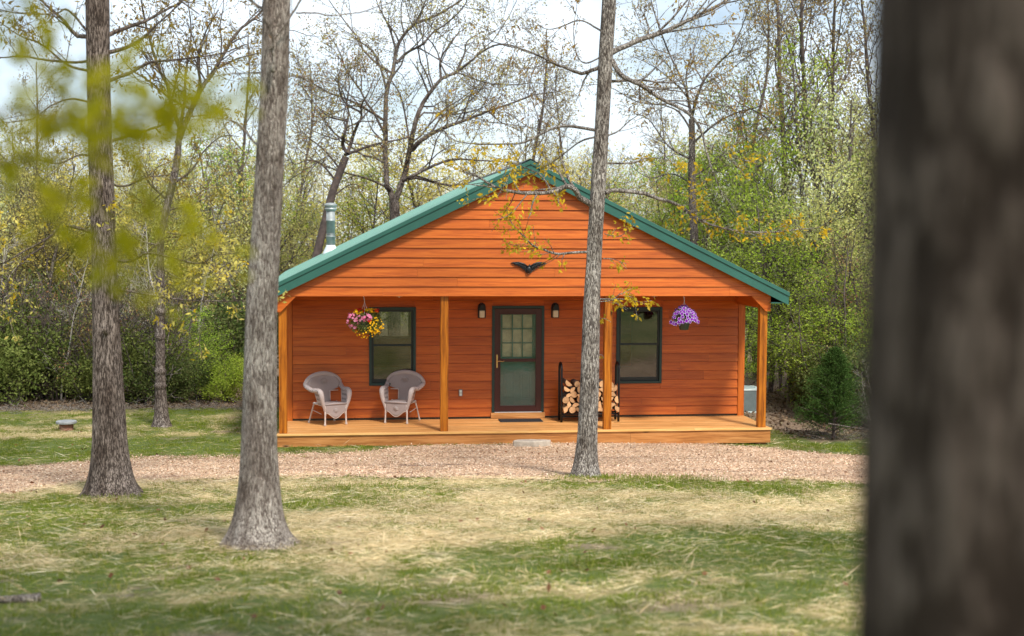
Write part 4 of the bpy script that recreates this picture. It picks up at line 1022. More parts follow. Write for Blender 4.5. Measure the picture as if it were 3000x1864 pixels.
# --- T3: pale oak in front of the cabin
r3 = np.random.default_rng(33); Y3 = -5.64; tr = Tree(r3, dens=2.0, leafstep=.13); tr.mul = 1.2
b3 = (3.54, Y3, g(3.54, Y3))
P, rad = trunk_px(tr, [(1716, 1365, 58), (1720, 1300, 56), (1726, 1150, 55), (1733, 900, 50), (1740, 760, 46), (1750, 600, 44), (1757, 480, 44), (1768, 300, 42), (1776, 150, 42), (1785, 0, 42)], Y3, b3[2], 48, .55, 3, .07, (.3, .2, 6.5))
LB = [
 ([(1730, 598), (1697, 577), (1683, 555), (1658, 547), (1617, 563), (1547, 567), (1492, 560), (1450, 548), (1399, 517), (1355, 500)], .045, .010, -.5, 2.4),
 ([(1617, 563), (1590, 520), (1560, 500), (1500, 480), (1440, 470)], .014, .004, .4, 3),
 ([(1740, 738), (1686, 740), (1630, 744), (1589, 730), (1561, 719), (1533, 691), (1508, 666), (1492, 641)], .022, .005, -.4, 3.2),
 ([(1561, 722), (1519, 720), (1486, 716)], .008, .004, .1, 3.2),
 ([(1644, 745), (1617, 763), (1575, 785), (1544, 804)], .007, .004, .1, .3),
 ([(1770, 685), (1785, 690), (1811, 694), (1835, 680), (1858, 660)], .009, .004, -.1, 5),
 ([(1767, 758), (1797, 760), (1836, 774)], .008, .004, .1, 1.5),
 ([(1750, 877), (1811, 877), (1853, 880), (1889, 891)], .013, .004, -.2, 4),
 ([(1750, 885), (1790, 880), (1822, 860), (1850, 860)], .010, .004, -.3, 5),
 ([(1735, 1040), (1762, 1040), (1770, 1050)], .006, .003, -.1, 7),
 ([(1740, 930), (1775, 935), (1790, 945)], .006, .003, -.1, 6),
 ([(1772, 566), (1797, 558), (1880, 566), (1922, 580), (1989, 602), (2040, 639), (2109, 667), (2202, 680), (2271, 680), (2340, 672), (2405, 667)], .035, .005, .6, 2.6),
 ([(1790, 155), (1868, 120), (1947, 93), (2017, 60), (2123, 5), (2200, -60)], .042, .015, .5, 1.8),
 ([(1793, 176), (1822, 222), (1878, 250), (1933, 287), (2017, 333), (2054, 384), (2068, 440), (2091, 509), (2123, 588)], .038, .005, -.5, 1.8),
 ([(1765, 195), (1702, 215), (1646, 194), (1600, 180)], .03, .016, .2, 1.5),
 ([(1702, 215), (1633, 189), (1541, 148), (1467, 130), (1411, 107)], .018, .006, .5, 1.8),
 ([(1765, 165), (1716, 185), (1690, 160), (1680, 90), (1690, 20)], .012, .004, .1, 1.5),
 ([(1600, 180), (1560, 200), (1500, 195), (1440, 170)], .010, .004, .1, 1.6),
 ([(1755, 384), (1669, 370), (1615, 378), (1541, 415), (1485, 422), (1355, 418), (1290, 385)], .024, .005, -.5, 1.8),
 ([(1750, 400), (1700, 415), (1640, 460), (1596, 489), (1541, 526)], .014, .004, .4, 1.8),
 ([(1782, 238), (1878, 236), (1970, 241), (2063, 208)], .022, .005, .5, 1.8),
 ([(1878, 250), (1950, 262), (2040, 275), (2160, 290)], .014, .004, -.2, 1.7),
 ([(1770, 479), (1855, 477), (1900, 462), (1960, 470)], .016, .004, .3, 2),
 ([(1772, 400), (1810, 385), (1850, 350), (1900, 320)], .014, .004, .1, 2.2),
 ([(1760, 90), (1700, 60), (1640, 80), (1600, 85), (1560, 60)], .014, .004, .2, 1.5)]
for (pts, r0, r1, dy, dn) in LB:
  tr.cap = .30 if min(q_[1] for q_ in pts) > 540 else .75; nl_ = len(tr.LP)
  tr.limb(pxlimb(pts, Y3, dy, .05, r3), r0, r1, 2 if r0 >= .02 and min(q_[1] for q_ in pts) < 450 else 1 if r0 > .007 else 0, .4 if max(p_[0] for p_ in pts) > 2300 else .2, dn * (1.9 if r0 > .02 else 1.2))
  if dn < .5: del tr.LP[nl_:], tr.LD[nl_:]
tr.cap = .75
lo = lambda P: P[:, 2] < 5.3
hi = lambda P: P[:, 2] >= 5.3
lf = [('foliage', 'leaf_yellow', tr.leaves(.072, .48, 7, .038, .5, .85, lo)), ('foliage', 'leaf_catkin', tr.leaves(.08, .26, 5, .035, 1.0, .75, hi)), ('foliage', 'leaf_yellow', tr.leaves(.06, .4, 4, .035, .7, .2, hi))]
canopy(tr, P, rad, 7.3, 12)
finish(tr, 'slender pale barked oak with yellow young leaves in front of the cabin porch', 'tree', b3, 'bark_pale', lf)

# --- T1: brown oak left
r1_ = np.random.default_rng(11); Y1 = -7.14; tr = Tree(r1_, dens=2.0, leafstep=.13); b1 = (-2.93, Y1, g(-2.93, Y1) + .02)
P, rad = trunk_px(tr, [(330, 1440, 112), (326, 1380, 108), (322, 1300, 96), (316, 1100, 82), (309, 900, 76), (302, 650, 70), (292, 400, 68), (288, 200, 68), (285, 0, 68)], Y1, b1[2], 56, .46, 1, .06, (-.2, .3, 6))
LB = [
 ([(312, 106), (352, 88), (417, 65), (463, 42), (523, 9), (580, -30)], .03, .008, .4, 1.6),
 ([(316, 155), (370, 139), (417, 111), (463, 70), (530, 10)], .028, .008, -.3, 1.6),
 ([(320, 236), (384, 213), (440, 183), (532, 174), (648, 157), (720, 130)], .025, .006, .6, 2),
 ([(384, 213), (410, 240), (440, 243), (480, 225)], .010, .004, .2, 2.4),
 ([(322, 415), (394, 394), (460, 372), (540, 345), (620, 335)], .022, .005, .5, 2.2),
 ([(325, 540), (370, 545), (430, 520), (500, 510), (570, 470)], .016, .004, .3, 2.2),
 ([(325, 765), (387, 764), (430, 742), (494, 753), (580, 772), (630, 750), (700, 740)], .022, .005, -.3, 2.6),
 ([(430, 742), (480, 700), (540, 690), (600, 650)], .012, .004, .2, 2.2),
 ([(330, 848), (408, 858), (494, 874), (602, 882), (722, 882)], .018, .004, -.3, 3.2),
 ([(262, 109), (222, 102), (185, 60), (125, 5), (60, -50)], .03, .010, .4, 1.6),
 ([(262, 178), (222, 183), (139, 176), (60, 165), (0, 169), (-80, 160)], .020, .005, .3, 2.),
 ([(262, 100), (200, 30), (160, 40), (60, 40), (-40, 20)], .016, .005, -.4, 2),
 ([(265, 210), (200, 190), (120, 130), (50, 100), (-20, 50)], .018, .005, .4, 2),
 ([(265, 300), (210, 290), (150, 310), (90, 350), (0, 360)], .014, .004, -.2, 2),
 ([(272, 682), (215, 665), (176, 663), (142, 697), (64, 740), (0, 775), (-70, 790)], .022, .005, -.6, 2.6),
 ([(129, 721), (52, 783), (21, 895), (-30, 960)], .014, .004, -.3, 2.4),
 ([(278, 460), (230, 455), (170, 480), (100, 470), (30, 500)], .014, .004, .2, 2)]
for (pts, r0, r1, dy, dn) in LB: tr.limb(pxlimb(pts, Y1, dy, .05, r1_), r0, r1, 1 if r0 < .015 else 2, .2, dn)
lo = lambda P: P[:, 2] < 4.6
hi = lambda P: P[:, 2] >= 4.6
lf = [('foliage', 'leaf_gold', tr.leaves(.065, .42, 6, .036, .5, .7, lo)), ('foliage', 'leaf_yellow', tr.leaves(.065, .42, 5, .036, .5, .4, lo)), ('foliage', 'leaf_catkin', tr.leaves(.085, .28, 5, .04, 1.0, .85, hi))]
canopy(tr, P, rad, 6.8, 12)
# burls on the trunk
for (x, y, r_) in [(309, 965, .035), (266, 800, .04), (338, 860, .03), (352, 1055, .03), (320, 760, .03)]:
    p = atY(x, y, Y1 - .20 if 280 < x < 340 else Y1); tr.T.add([p + [0, .05, -.05], p + [0, 0, -.02], p + [0, -.03, 0], p + [0, -.045, .02]], [r_ * 1.2, r_, r_ * .75, r_ * .2], 8)
finish(tr, 'thick brown barked oak with flared base on the left lawn', 'tree', b1, 'bark_brown', lf)

# --- T2: grey oak left of centre
r2_ = np.random.default_rng(22); Y2 = -12.26; tr = Tree(r2_, dens=1.4, leafstep=.2); b2 = (-.82, Y2, g(-.82, Y2) + .03)
P, rad = trunk_px(tr, [(758, 1560, 124), (760, 1450, 116), (760, 1350, 104), (760, 1250, 98), (766, 900, 92), (779, 700, 86), (788, 500, 82), (804, 250, 80), (811, 0, 80)], Y2, b2[2], 64, .52, 8, .06, (.2, .5, 6.5))
for (pts, r0, r1, dy, dn) in [
 ([(803, 218), (803, 204), (806, 125)], .022, .012, -.05, .1), ([(806, 125), (852, 60), (889, 0), (930, -60)], .012, .007, -.1, .6), ([(806, 125), (790, 90), (770, 50), (740, 10)], .009, .005, -.1, .6),
 ([(866, 39), (926, 39), (960, 46), (1000, 44), (1060, 36), (1093, 25), (1150, 5), (1200, -30)], .010, .005, .2, 1.2),
 ([(775, 30), (764, 23), (731, 0), (700, -30)], .016, .009, .2, .6),
 ([(775, 213), (750, 213), (694, 215), (634, 222), (560, 250)], .010, .004, .3, 1.3),
 ([(765, 430), (745, 417), (694, 361), (625, 347), (560, 350)], .012, .004, .3, 1.4),
 ([(830, 222), (860, 225), (917, 220), (960, 215)], .006, .003, .2, 2), ([(822, 300), (848, 280), (850, 250), (880, 230)], .006, .003, .2, 1.5)]:
    PL = pxlimb(pts, Y2, dy, .02, r2_)
    if pts[0][0] in (803, 806) and pts[0][1] > 100: PL[:, 1] -= .19
    tr.limb(PL, r0, r1, 1, .3, dn)
for (x, y, r_) in [(803, 228, .055), (772, 805, .045), (790, 1300, .05), (745, 1020, .04)]:
    p = atY(x, y, Y2 - rad.mean() * .8); tr.T.add([p + [0, .08, -.10], p + [0, .03, -.04], p + [0, 0, 0], p + [0, 0, .04]], [r_ * 1.1, r_, r_ * .8, r_ * .3], 10)
lf = [('foliage', 'leaf_rust', tr.leaves(.03, .5, 3, .02, .2, .4))]
canopy(tr, P, rad, 6.3, 10)
finish(tr, 'tall grey barked oak with bare limbs, nearest trunk left of the porch', 'tree', b2, 'bark_grey', lf)

# --- T4: thin oak beside the far left lawn
r4 = np.random.default_rng(44); Y4 = 3.05; tr = Tree(r4, dens=1.9, leafstep=.16); b4 = (-3.63, Y4, g(-3.63, Y4))
P, rad = trunk_px(tr, [(473, 1240, 36), (470, 1100, 28), (470, 1000, 27), (470, 850, 23), (470, 700, 19), (490, 600, 22), (505, 540, 22), (520, 470, 21), (527, 370, 14)], Y4, b4[2], 24, .5, 4, .08)
for (pts, r0, r1, dy, dn) in [
 ([(520, 420), (560, 320), (590, 260), (620, 218), (660, 150), (700, 90), (760, 40), (800, -20)], .06, .015, .6, 1.8),
 ([(527, 380), (500, 300), (490, 250), (465, 200), (440, 120), (420, 40), (410, -30)], .045, .012, -.5, 1.8),
 ([(522, 400), (540, 300), (545, 200), (560, 100), (550, 0)], .035, .010, .3, 1.8),
 ([(590, 260), (580, 180), (600, 100), (640, 30)], .03, .008, -.4, 1.8),
 ([(505, 540), (560, 500), (600, 440), (650, 400), (700, 400)], .025, .006, -.4, 2.),
 ([(470, 620), (560, 600), (640, 560), (700, 520)], .02, .005, .5, 2.2), ([(495, 590), (440, 540), (400, 480), (350, 470)], .025, .006, .3, 2.2),
 ([(480, 680), (560, 690), (620, 660), (690, 650), (740, 620)], .02, .005, .2, 2.2), ([(470, 720), (400, 700), (350, 650)], .018, .005, -.2, 2.2),
 ([(478, 790), (540, 820), (620, 800), (690, 760)], .018, .004, .4, 2), ([(480, 560), (430, 600), (380, 560)], .018, .004, .4, 2),
 ([(560, 320), (500, 290), (440, 240), (380, 200), (330, 130)], .028, .006, .3, 2)]:
    tr.limb(pxlimb(pts, Y4, dy, .15, r4), r0, r1, 2, .15, dn)
for zk in (1.2, 1.9, 2.4, .9):
    i = int(np.argmin(abs(P[:, 2] - zk))); p = P[i]; tr.T.add([p - [0, .02, .06], p - [0, .03, 0], p - [0, .02, -.06]], [rad[i] * .9, rad[i] * 1.35, rad[i] * .9], 14)
lf = [('foliage', 'leaf_catkin', tr.leaves(.09, .38, 5, .06, .8, .8, lambda P: P[:, 2] > 4.5)), ('foliage', 'leaf_gold', tr.leaves(.08, .5, 5, .06, .4, .8, lambda P: P[:, 2] < 5.2))]
finish(tr, 'crooked thin oak with knotty trunk at the edge of the left lawn', 'tree', b4, 'bark_far', lf)

# --- big oaks behind the cabin
def back_oak(seed, Y, trunk, limbs, base, label, barkm, leafsets, dens=1.5):
    r_ = np.random.default_rng(seed); tr = Tree(r_, dens=dens, leafstep=.26, wob=.2, tip=.006, seg=.4)
    b = (base[0], Y, g(base[0], Y)); P, rad = trunk_px(tr, trunk, Y, b[2], 20, .4, seed, .08)
    for (pts, r0, r1, dy, dn) in limbs: tr.limb(pxlimb(pts, Y, dy, .3, r_), r0 * .78, r1 * .8, 3 if r0 > .055 else 2, .12, dn * dens / 1.5)
    lf = [('foliage', mt, tr.leaves(sz * .8, .5, per + 3, .13, .3, min(1, fr * 1.5))) for nm, mt, sz, per, fr in leafsets]
    finish(tr, label, 'tree', b, barkm, lf)
p = atY(925, 757, 15.)
back_oak(55, 15., [(921, 780, 26), (925, 757, 25), (950, 660, 24), (975, 560, 23), (1000, 493, 22), (1015, 455, 20)],
 [([(1018, 452), (1004, 422), (1010, 390), (1018, 355), (1020, 320), (1000, 260), (960, 210)], .075, .012, .8, 1.3),
  ([(1018, 450), (1037, 393), (1050, 360), (1059, 345), (1059, 310), (1080, 270), (1100, 220)], .07, .012, -.8, 1.3),
  ([(1010, 455), (1077, 430), (1126, 417), (1192, 404), (1240, 380)], .055, .012, .5, 1.2),
  ([(1018, 355), (960, 340), (920, 300), (890, 260)], .04, .008, .5, 1.4), ([(1059, 330), (1010, 300), (990, 240), (1000, 180), (960, 150)], .04, .008, .5, 1.4),
  ([(985, 530), (940, 480), (900, 470), (860, 480), (840, 430)], .04, .008, -.5, 1.4), ([(1000, 500), (950, 440), (900, 400), (860, 360)], .04, .008, -.5, 1.4), ([(970, 580), (1030, 540), (1080, 560)], .03, .008, -.5, 1.4)],
 (p[0] - .3, 0), 'dark leaning oak with reddish buds behind the left roof slope', 'bark_dark', [('buds', 'leaf_bud', .10, 3, .55), ('young_leaves', 'leaf_rust', .09, 1, .2)])
p = atY(1157, 640, 17.)
back_oak(66, 17., [(1158, 700, 30), (1157, 635, 30), (1155, 590, 30)],
 [([(1155, 600), (1143, 560), (1133, 539), (1129, 450), (1129, 370), (1133, 270), (1152, 207), (1161, 148), (1185, 100), (1222, 68), (1270, 50), (1348, 3), (1400, -40)], .125, .03, .8, .8),
  ([(1161, 185), (1192, 155), (1237, 130), (1270, 95), (1307, 70), (1350, 30), (1380, -20)], .06, .014, -.8, 1.3),
  ([(1155, 600), (1170, 555), (1185, 511), (1203, 426), (1218, 355), (1237, 307), (1259, 274), (1292, 233), (1337, 211), (1377, 181), (1430, 141), (1485, 130), (1540, 150)], .125, .02, -.6, .9),
  ([(1207, 440), (1230, 415), (1263, 393), (1300, 375), (1355, 355), (1430, 326), (1496, 304), (1560, 280), (1620, 270)], .10, .015, -1., 1.),
  ([(1180, 530), (1200, 520), (1226, 507), (1281, 481), (1330, 467), (1400, 470), (1467, 474), (1520, 480)], .08, .012, -1., 1.1),
  ([(1292, 233), (1290, 180), (1310, 140), (1340, 100), (1370, 80)], .05, .010, .5, 1.4), ([(1337, 211), (1360, 160), (1370, 120), (1420, 90)], .05, .01, .7, 1.4),
  ([(1133, 270), (1115, 200), (1090, 150), (1050, 120), (1000, 90)], .05, .01, .7, 1.4), ([(1161, 148), (1140, 80), (1110, 20), (1090, -40)], .05, .01, .7, 1.3), ([(1222, 68), (1240, 20), (1260, -40)], .05, .01, .4, 1.3),
  ([(1255, 272), (1230, 215), (1200, 170)], .045, .01, .6, 1.3), ([(1129, 420), (1090, 380), (1070, 330)], .04, .01, .6, 1.3), ([(1430, 326), (1470, 360), (1520, 380)], .03, .01, .6, 1.3), ([(1355, 355), (1370, 300), (1390, 250), (1380, 200)], .04, .01, .6, 1.4)],
 (p[0], 0), 'big grey forked oak with wide bare limbs behind the cabin roof', 'bark_far', [('buds', 'leaf_bud', .095, 2, .55), ('young_leaves', 'leaf_gold', .09, 2, .18)])
p = atY(2026, 490, 14.5)
back_oak(77, 14.5, [(2034, 700, 24), (2028, 560, 22), (2026, 490, 20), (2028, 400, 18), (2026, 345, 17)],
 [([(2026, 345), (2018, 300), (2005, 250), (1961, 157), (1924, 60), (1900, -30)], .07, .012, .8, 1.3),
  ([(2026, 345), (2044, 278), (2068, 227), (2110, 180), (2142, 148), (2174, 79), (2200, 0)], .065, .012, -.8, 1.3),
  ([(2024, 380), (1990, 330), (1950, 310), (1900, 300), (1860, 260)], .04, .01, .5, 1.4), ([(2028, 420), (2100, 360), (2160, 330), (2230, 310), (2290, 270)], .045, .01, -.5, 1.4),
  ([(2027, 470), (1960, 430), (1900, 350), (1850, 330)], .04, .01, .6, 1.4), ([(2018, 300), (2010, 220), (2030, 150), (2050, 80)], .035, .01, .6, 1.4),
  ([(2027, 520), (2090, 480), (2140, 430), (2200, 420)], .035, .01, .6, 1.4), ([(2028, 540), (1970, 510), (1900, 520), (1840, 480)], .035, .01, .6, 1.4)],
 (p[0], 0), 'fork topped oak with brown buds rising behind the right roof slope', 'bark_far', [('buds', 'leaf_bud', .10, 2, .5), ('young_leaves', 'leaf_gold', .09, 2, .2)])

# --- foreground trunk at the right edge of the view
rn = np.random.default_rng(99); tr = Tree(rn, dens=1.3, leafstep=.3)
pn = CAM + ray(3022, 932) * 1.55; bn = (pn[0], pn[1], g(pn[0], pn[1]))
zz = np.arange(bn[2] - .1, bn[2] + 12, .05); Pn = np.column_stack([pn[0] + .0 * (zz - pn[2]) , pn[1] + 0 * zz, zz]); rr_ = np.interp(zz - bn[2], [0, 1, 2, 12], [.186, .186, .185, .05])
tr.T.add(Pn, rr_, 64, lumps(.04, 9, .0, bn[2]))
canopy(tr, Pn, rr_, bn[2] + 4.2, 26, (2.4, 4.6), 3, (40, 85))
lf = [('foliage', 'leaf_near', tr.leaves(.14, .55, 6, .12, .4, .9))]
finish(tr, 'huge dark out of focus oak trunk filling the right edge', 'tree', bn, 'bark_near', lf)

# --- foreground sapling with lime leaves reaching in from the left
rq = np.random.default_rng(71); tr = Tree(rq, wob=.12, dens=2.2, leafstep=.05, tip=.0012, seg=.10, ratio=(.3, .5)); dq = 2.5
q = lambda x, y, d=2.5: CAM + ray(x, y) * d
b0 = q(-330, 700); bq = (b0[0], b0[1], g(b0[0], b0[1]))
zz = np.arange(bq[2] - .05, bq[2] + 3.4, .06); tr.T.add(np.column_stack([bq[0] + .02 * np.sin(zz * 2), bq[1] + .02 * np.cos(zz * 3), zz]), np.linspace(.028, .008, len(zz)), 10)
for (pts, r0) in [([(-330, 620), (-150, 560), (60, 560), (260, 600), (420, 620), (560, 640)], .005), ([(-330, 500), (-150, 480), (40, 470), (200, 480), (360, 520)], .005),
                  ([(-330, 380), (-100, 340), (120, 330), (300, 350), (480, 350), (600, 310)], .005), ([(-330, 300), (-150, 330), (0, 380), (140, 400)], .004), ([(-330, 100), (-150, 60), (0, 30), (60, 10)], .004)]:
    tr.limb(np.array([q(x, y, 2.5 + rq.normal(0, .12)) for x, y in pts]), r0, .0015, 1, .40, 2.6)
lf = [('foliage', 'leaf_near', tr.leaves(.044, .55, 7, .034, .5, .85))]
finish(tr, 'blurred near sapling with lime green leaves hanging over the left of the view', 'sapling', bq, 'bark_dark', lf, name='sapling')

# ------------------------------------------------------------------ the wood: a few source trees, copied one by one
def wood_tree(seed, h, r0, lev=3, nl=9, z0=.25, angs=(25, 55), Lk=.42, dens=1.4, leafstep=.22, lean=.02, wob=.17, upb=.08, stems=1, spread=.14, per=4, size=.085, frac=.9, tip=.006):
    rng = np.random.default_rng(seed); tr = Tree(rng, wob=wob, upb=upb, dens=dens, leafstep=leafstep, tip=tip, seg=.35, ang=(25, 60))
    for s_ in range(stems):
        hh = h * (1 if s_ == 0 else rng.uniform(.6, .95)); n = int(hh / .3); d = unit(np.array([rng.normal(0, .08 + .2 * (stems > 1)), rng.normal(0, .08 + .2 * (stems > 1)), 1.])); p = np.array([rng.normal(0, .08 * (stems > 1)), rng.normal(0, .08 * (stems > 1)), -.15]); P = [p]
        for i in range(n): d = unit(d + rng.normal(0, .045, 3) + UP * .05); P.append(P[-1] + d * hh / n)
        P = np.array(P); rad = np.linspace(1, .12, n + 1) ** .8 * r0 * (1 if s_ == 0 else .7); rad[0] *= 1.25
        tr.T.add(P, rad, 8)
        for j in range(max(3, nl // stems)):
            t = z0 + (1 - z0) * (j + rng.random()) / max(3, nl // stems); i = min(int(t * n), n - 1)
            tr.branch(P[i], rotdir(rng, unit(P[i + 1] - P[i]), R(rng.uniform(*angs))), hh * Lk * (1.1 - .65 * t) * rng.uniform(.7, 1.2), max(tip, rad[i] * .5), lev - 1)
    tm = tr.T.mesh('trunk', M['bark_far'])
    V, Q = tr.leaves(size, .55, per, spread, .25, frac); return tm, np_mesh('crown', V, Q, M['leaf_green'])
def bush(seed, r, h, nc, per, size, sig, mat, sticks=10, zc=.5):
    rng = np.random.default_rng(seed); c = ell(rng, nc, (0, 0, h * zc), (r, r, h * zc), -1.01, .35)[0]; c = c[c[:, 2] > .05]
    P = np.repeat(c, per, 0) + rng.normal(0, sig, (len(c) * per, 3)); n = len(P); D = unit(rng.normal(0, 1, (n, 3))); Sd = unit(np.cross(D, rng.normal(0, 1, (n, 3))))
    V, Q = diamonds(P, D, Sd, rng.uniform(.6, 1.3, n) * size, rng.uniform(.4, .7, n) * size); T = Tubes()
    for k in range(sticks):
        e = c[rng.integers(len(c))]; T.add(ctrl([[rng.normal(0, .1), rng.normal(0, .1), -.1, .02], [e[0] * .4, e[1] * .4, e[2] * .5, .014], [*e, .006]], 4)[:, :3], np.linspace(.022, .006, 9), 5)
    return T.mesh('stem', M['bark_far']), np_mesh('foliage', V, Q, M[mat])
Tree.mul = 1.
SRC = {
 'leafy': [wood_tree(101, 7, .085, 3, 22, .12, dens=3.4, leafstep=.10), wood_tree(102, 7, .07, 3, 22, .10, dens=3.4, leafstep=.10, stems=2), wood_tree(103, 7, .09, 3, 20, .2, (20, 50), .46, dens=3.4, leafstep=.10)],
 'airy': [wood_tree(111, 7, .06, 3, 18, .15, dens=3.2, leafstep=.13, frac=.5, per=3), wood_tree(112, 7, .05, 3, 20, .12, dens=3.2, leafstep=.13, stems=3, frac=.55, per=3)],
 'bare': [wood_tree(121, 7, .05, 3, 15, .12, (40, 70), .30, 3., frac=.12, per=1), wood_tree(122, 7, .06, 3, 14, .2, (30, 60), .34, 3., frac=.15, per=1)],
 'tall': [wood_tree(131, 14, .13, 4, 15, .3, (18, 45), .30, 1.5, .22, frac=.7, per=4, size=.10, spread=.22, tip=.008), wood_tree(132, 14, .12, 4, 15, .35, (15, 42), .30, 1.5, .22, frac=.7, per=4, size=.10, spread=.22, tip=.008)],
 'thicket': [wood_tree(141, 2.6, .016, 2, 60, .08, (20, 60), .4, 4.5, .12, stems=9, frac=.4, per=3, size=.05, spread=.08), wood_tree(142, 2.6, .014, 2, 60, .08, (25, 70), .4, 4.5, .12, stems=10, frac=.4, per=3, size=.05, spread=.08)],
 'bush': [bush(151, 1.05, 1.9, 90, 75, .07, .12, 'leaf_dark', 26), bush(152, 1.15, 1.7, 80, 80, .07, .13, 'leaf_dark', 26)],
}
HT = {'leafy': 7, 'airy': 7, 'bare': 7, 'tall': 14, 'thicket': 2.6, 'bush': 1.9}
rw = np.random.default_rng(2024)
def plant(kind, px, Y, h, leaf, barkm, label, group, name='forest_tree', cat='tree', var=None, wx=1.):
    src = SRC[kind][rw.integers(len(SRC[kind])) if var is None else var]; X = (px - 1000) / 4000. * (Y + 25); s = h / HT[kind]
    if Y < 6.2 and 8 < X < 10.6: X = 10.6 + (X - 8) * .2
    if -2.2 < X < 9.3 and Y < 13: return
    t = thing(name, label, cat, (X, Y, g(X, Y)), rw.uniform(0, 6.28), group); t.scale = (s * wx, s * wx, s)
    for me, m_ in ((src[0], barkm), (src[1], leaf)):
        if m_ is None: continue
        o = link(me.name.split('.')[0], me, t)
        o.material_slots[0].link = 'OBJECT'; o.material_slots[0].material = M[m_]
def topz(y, Y): return (675 - y) / 4000. * (Y + 25) + 4.06 - g(0, Y)
# left wood
for k in range(34):
    Y = rw.uniform(9, 34); px = rw.uniform(-180, 830); c_ = rw.choice(['leaf_olive', 'leaf_gold', 'leaf_pale', 'leaf_olive']); kd = rw.choice(['leafy', 'airy', 'airy'])
    plant(kd, px, Y, topz(rw.uniform(430, 640), Y), c_, 'bark_far', 'olive and gold budding tree in the wood left of the cabin', 'budding trees in the left wood')
for k in range(9):
    Y = rw.uniform(8, 16); plant('bare', rw.uniform(-50, 600), Y, topz(rw.uniform(620, 820), Y), 'leaf_olive', 'bark_far' if k % 2 else 'bark_white', 'thin bare sapling at the front of the left wood', 'bare saplings in the left wood', 'sapling', 'sapling')
plant('bare', 207, 7.5, topz(740, 7.5), 'leaf_olive', 'bark_white', 'white barked sapling with whorled bare branches left of the thick brown oak', None, 'sapling', 'sapling', 0)
plant('bare', 20, 10, topz(700, 10), 'leaf_olive', 'bark_white', 'white barked thin tree at the far left of the wood edge', None, 'sapling', 'sapling', 1)
plant('leafy', 575, 9.5, topz(905, 9.5), 'leaf_lime', 'bark_far', 'lime green leafy small tree between the thin oak and the grey oak', None, 'small_tree', 'tree', 1, 1.7)
plant('leafy', 650, 26, topz(440, 26), 'leaf_green', 'bark_far', 'dark green round crowned tree above the left wood behind the grey oak', None, 'forest_tree', 'tree', 0, 1.3)
plant('leafy', 700, 24, topz(500, 24), 'leaf_green', 'bark_far', 'green tree rising behind the top of the grey oak', None, 'forest_tree', 'tree', 2, 1.3)
plant('leafy', 425, 8.2, 2.2, 'leaf_green', 'bark_far', 'low mid green bushy tree beside the knotty thin oak', None, 'small_tree', 'tree', 1, 1.6)
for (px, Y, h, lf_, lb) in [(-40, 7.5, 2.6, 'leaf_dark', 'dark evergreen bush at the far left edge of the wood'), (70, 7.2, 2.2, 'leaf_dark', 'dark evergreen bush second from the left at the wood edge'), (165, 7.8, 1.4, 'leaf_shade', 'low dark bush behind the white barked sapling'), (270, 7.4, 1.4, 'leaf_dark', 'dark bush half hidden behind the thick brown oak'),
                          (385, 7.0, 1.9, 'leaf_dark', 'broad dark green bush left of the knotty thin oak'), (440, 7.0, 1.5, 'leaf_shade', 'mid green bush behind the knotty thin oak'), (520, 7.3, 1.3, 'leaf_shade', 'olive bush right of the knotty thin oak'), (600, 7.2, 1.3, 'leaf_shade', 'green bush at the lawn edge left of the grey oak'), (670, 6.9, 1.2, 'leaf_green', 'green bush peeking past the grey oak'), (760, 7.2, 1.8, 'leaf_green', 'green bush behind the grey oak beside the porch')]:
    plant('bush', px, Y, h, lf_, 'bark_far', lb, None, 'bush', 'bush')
for k in range(26):
    plant('thicket', rw.uniform(-120, 780), rw.uniform(6.6, 12), rw.uniform(1.6, 3.6), rw.choice(['leaf_rust', 'leaf_olive', 'leaf_dark']), rw.choice(['bark_far', 'bark_far', 'bark_dark']), 'tangled brown thicket shrub along the left wood edge', 'thicket shrubs on the left', 'thicket_shrub', 'shrub')
for k in range(10):
    plant('bush', rw.uniform(-150, 800), rw.uniform(9, 16), rw.uniform(1.8, 3.2), rw.choice(['leaf_dark', 'leaf_shade', 'leaf_shade', 'leaf_olive']), 'bark_far', 'shaded evergreen bush deeper in the left wood', 'bushes deeper in the left wood', 'bush', 'bush')
# centre, seen over the roof
for k in range(22):
    Y = rw.uniform(22, 40); px = rw.uniform(780, 2050); plant(rw.choice(['leafy', 'airy']), px, Y, topz(rw.uniform(450, 600), Y), rw.choice(['leaf_gold', 'leaf_olive', 'leaf_pale', 'leaf_gold']), 'bark_far', 'golden budding tree in the wood behind the cabin roof', 'budding trees behind the roof')
plant('leafy', 1375, 24, topz(425, 24), 'leaf_gold', 'bark_far', 'round golden green tree just left of the roof ridge', None, 'forest_tree', 'tree', 2, 1.5)
plant('leafy', 1080, 22, topz(500, 22), 'leaf_green', 'bark_far', 'small green tree between the chimney and the big grey oak', None, 'forest_tree', 'tree', 0, 1.1)
# tall budding oaks
for k in range(7):
    Y = rw.uniform(22, 40); px = [-60, 120, 700, 860, 1520, 1680, 1950][k]; plant('tall', px, Y, rw.uniform(11, 13.5), 'leaf_bud', 'bark_dark', 'tall bare budding oak deep in the wood, its fine twigs against the sky', 'tall bare oaks deep in the wood')
for (px, Y, h) in [(2270, 16, 14.), (2400, 13, 13.5), (2520, 17, 14.), (2180, 24, 14.), (2640, 14, 13.)]:
    plant('tall', px, Y, h, 'leaf_bud', 'bark_dark', 'tall bare oak rising above the green trees on the right', 'tall bare oaks on the right')
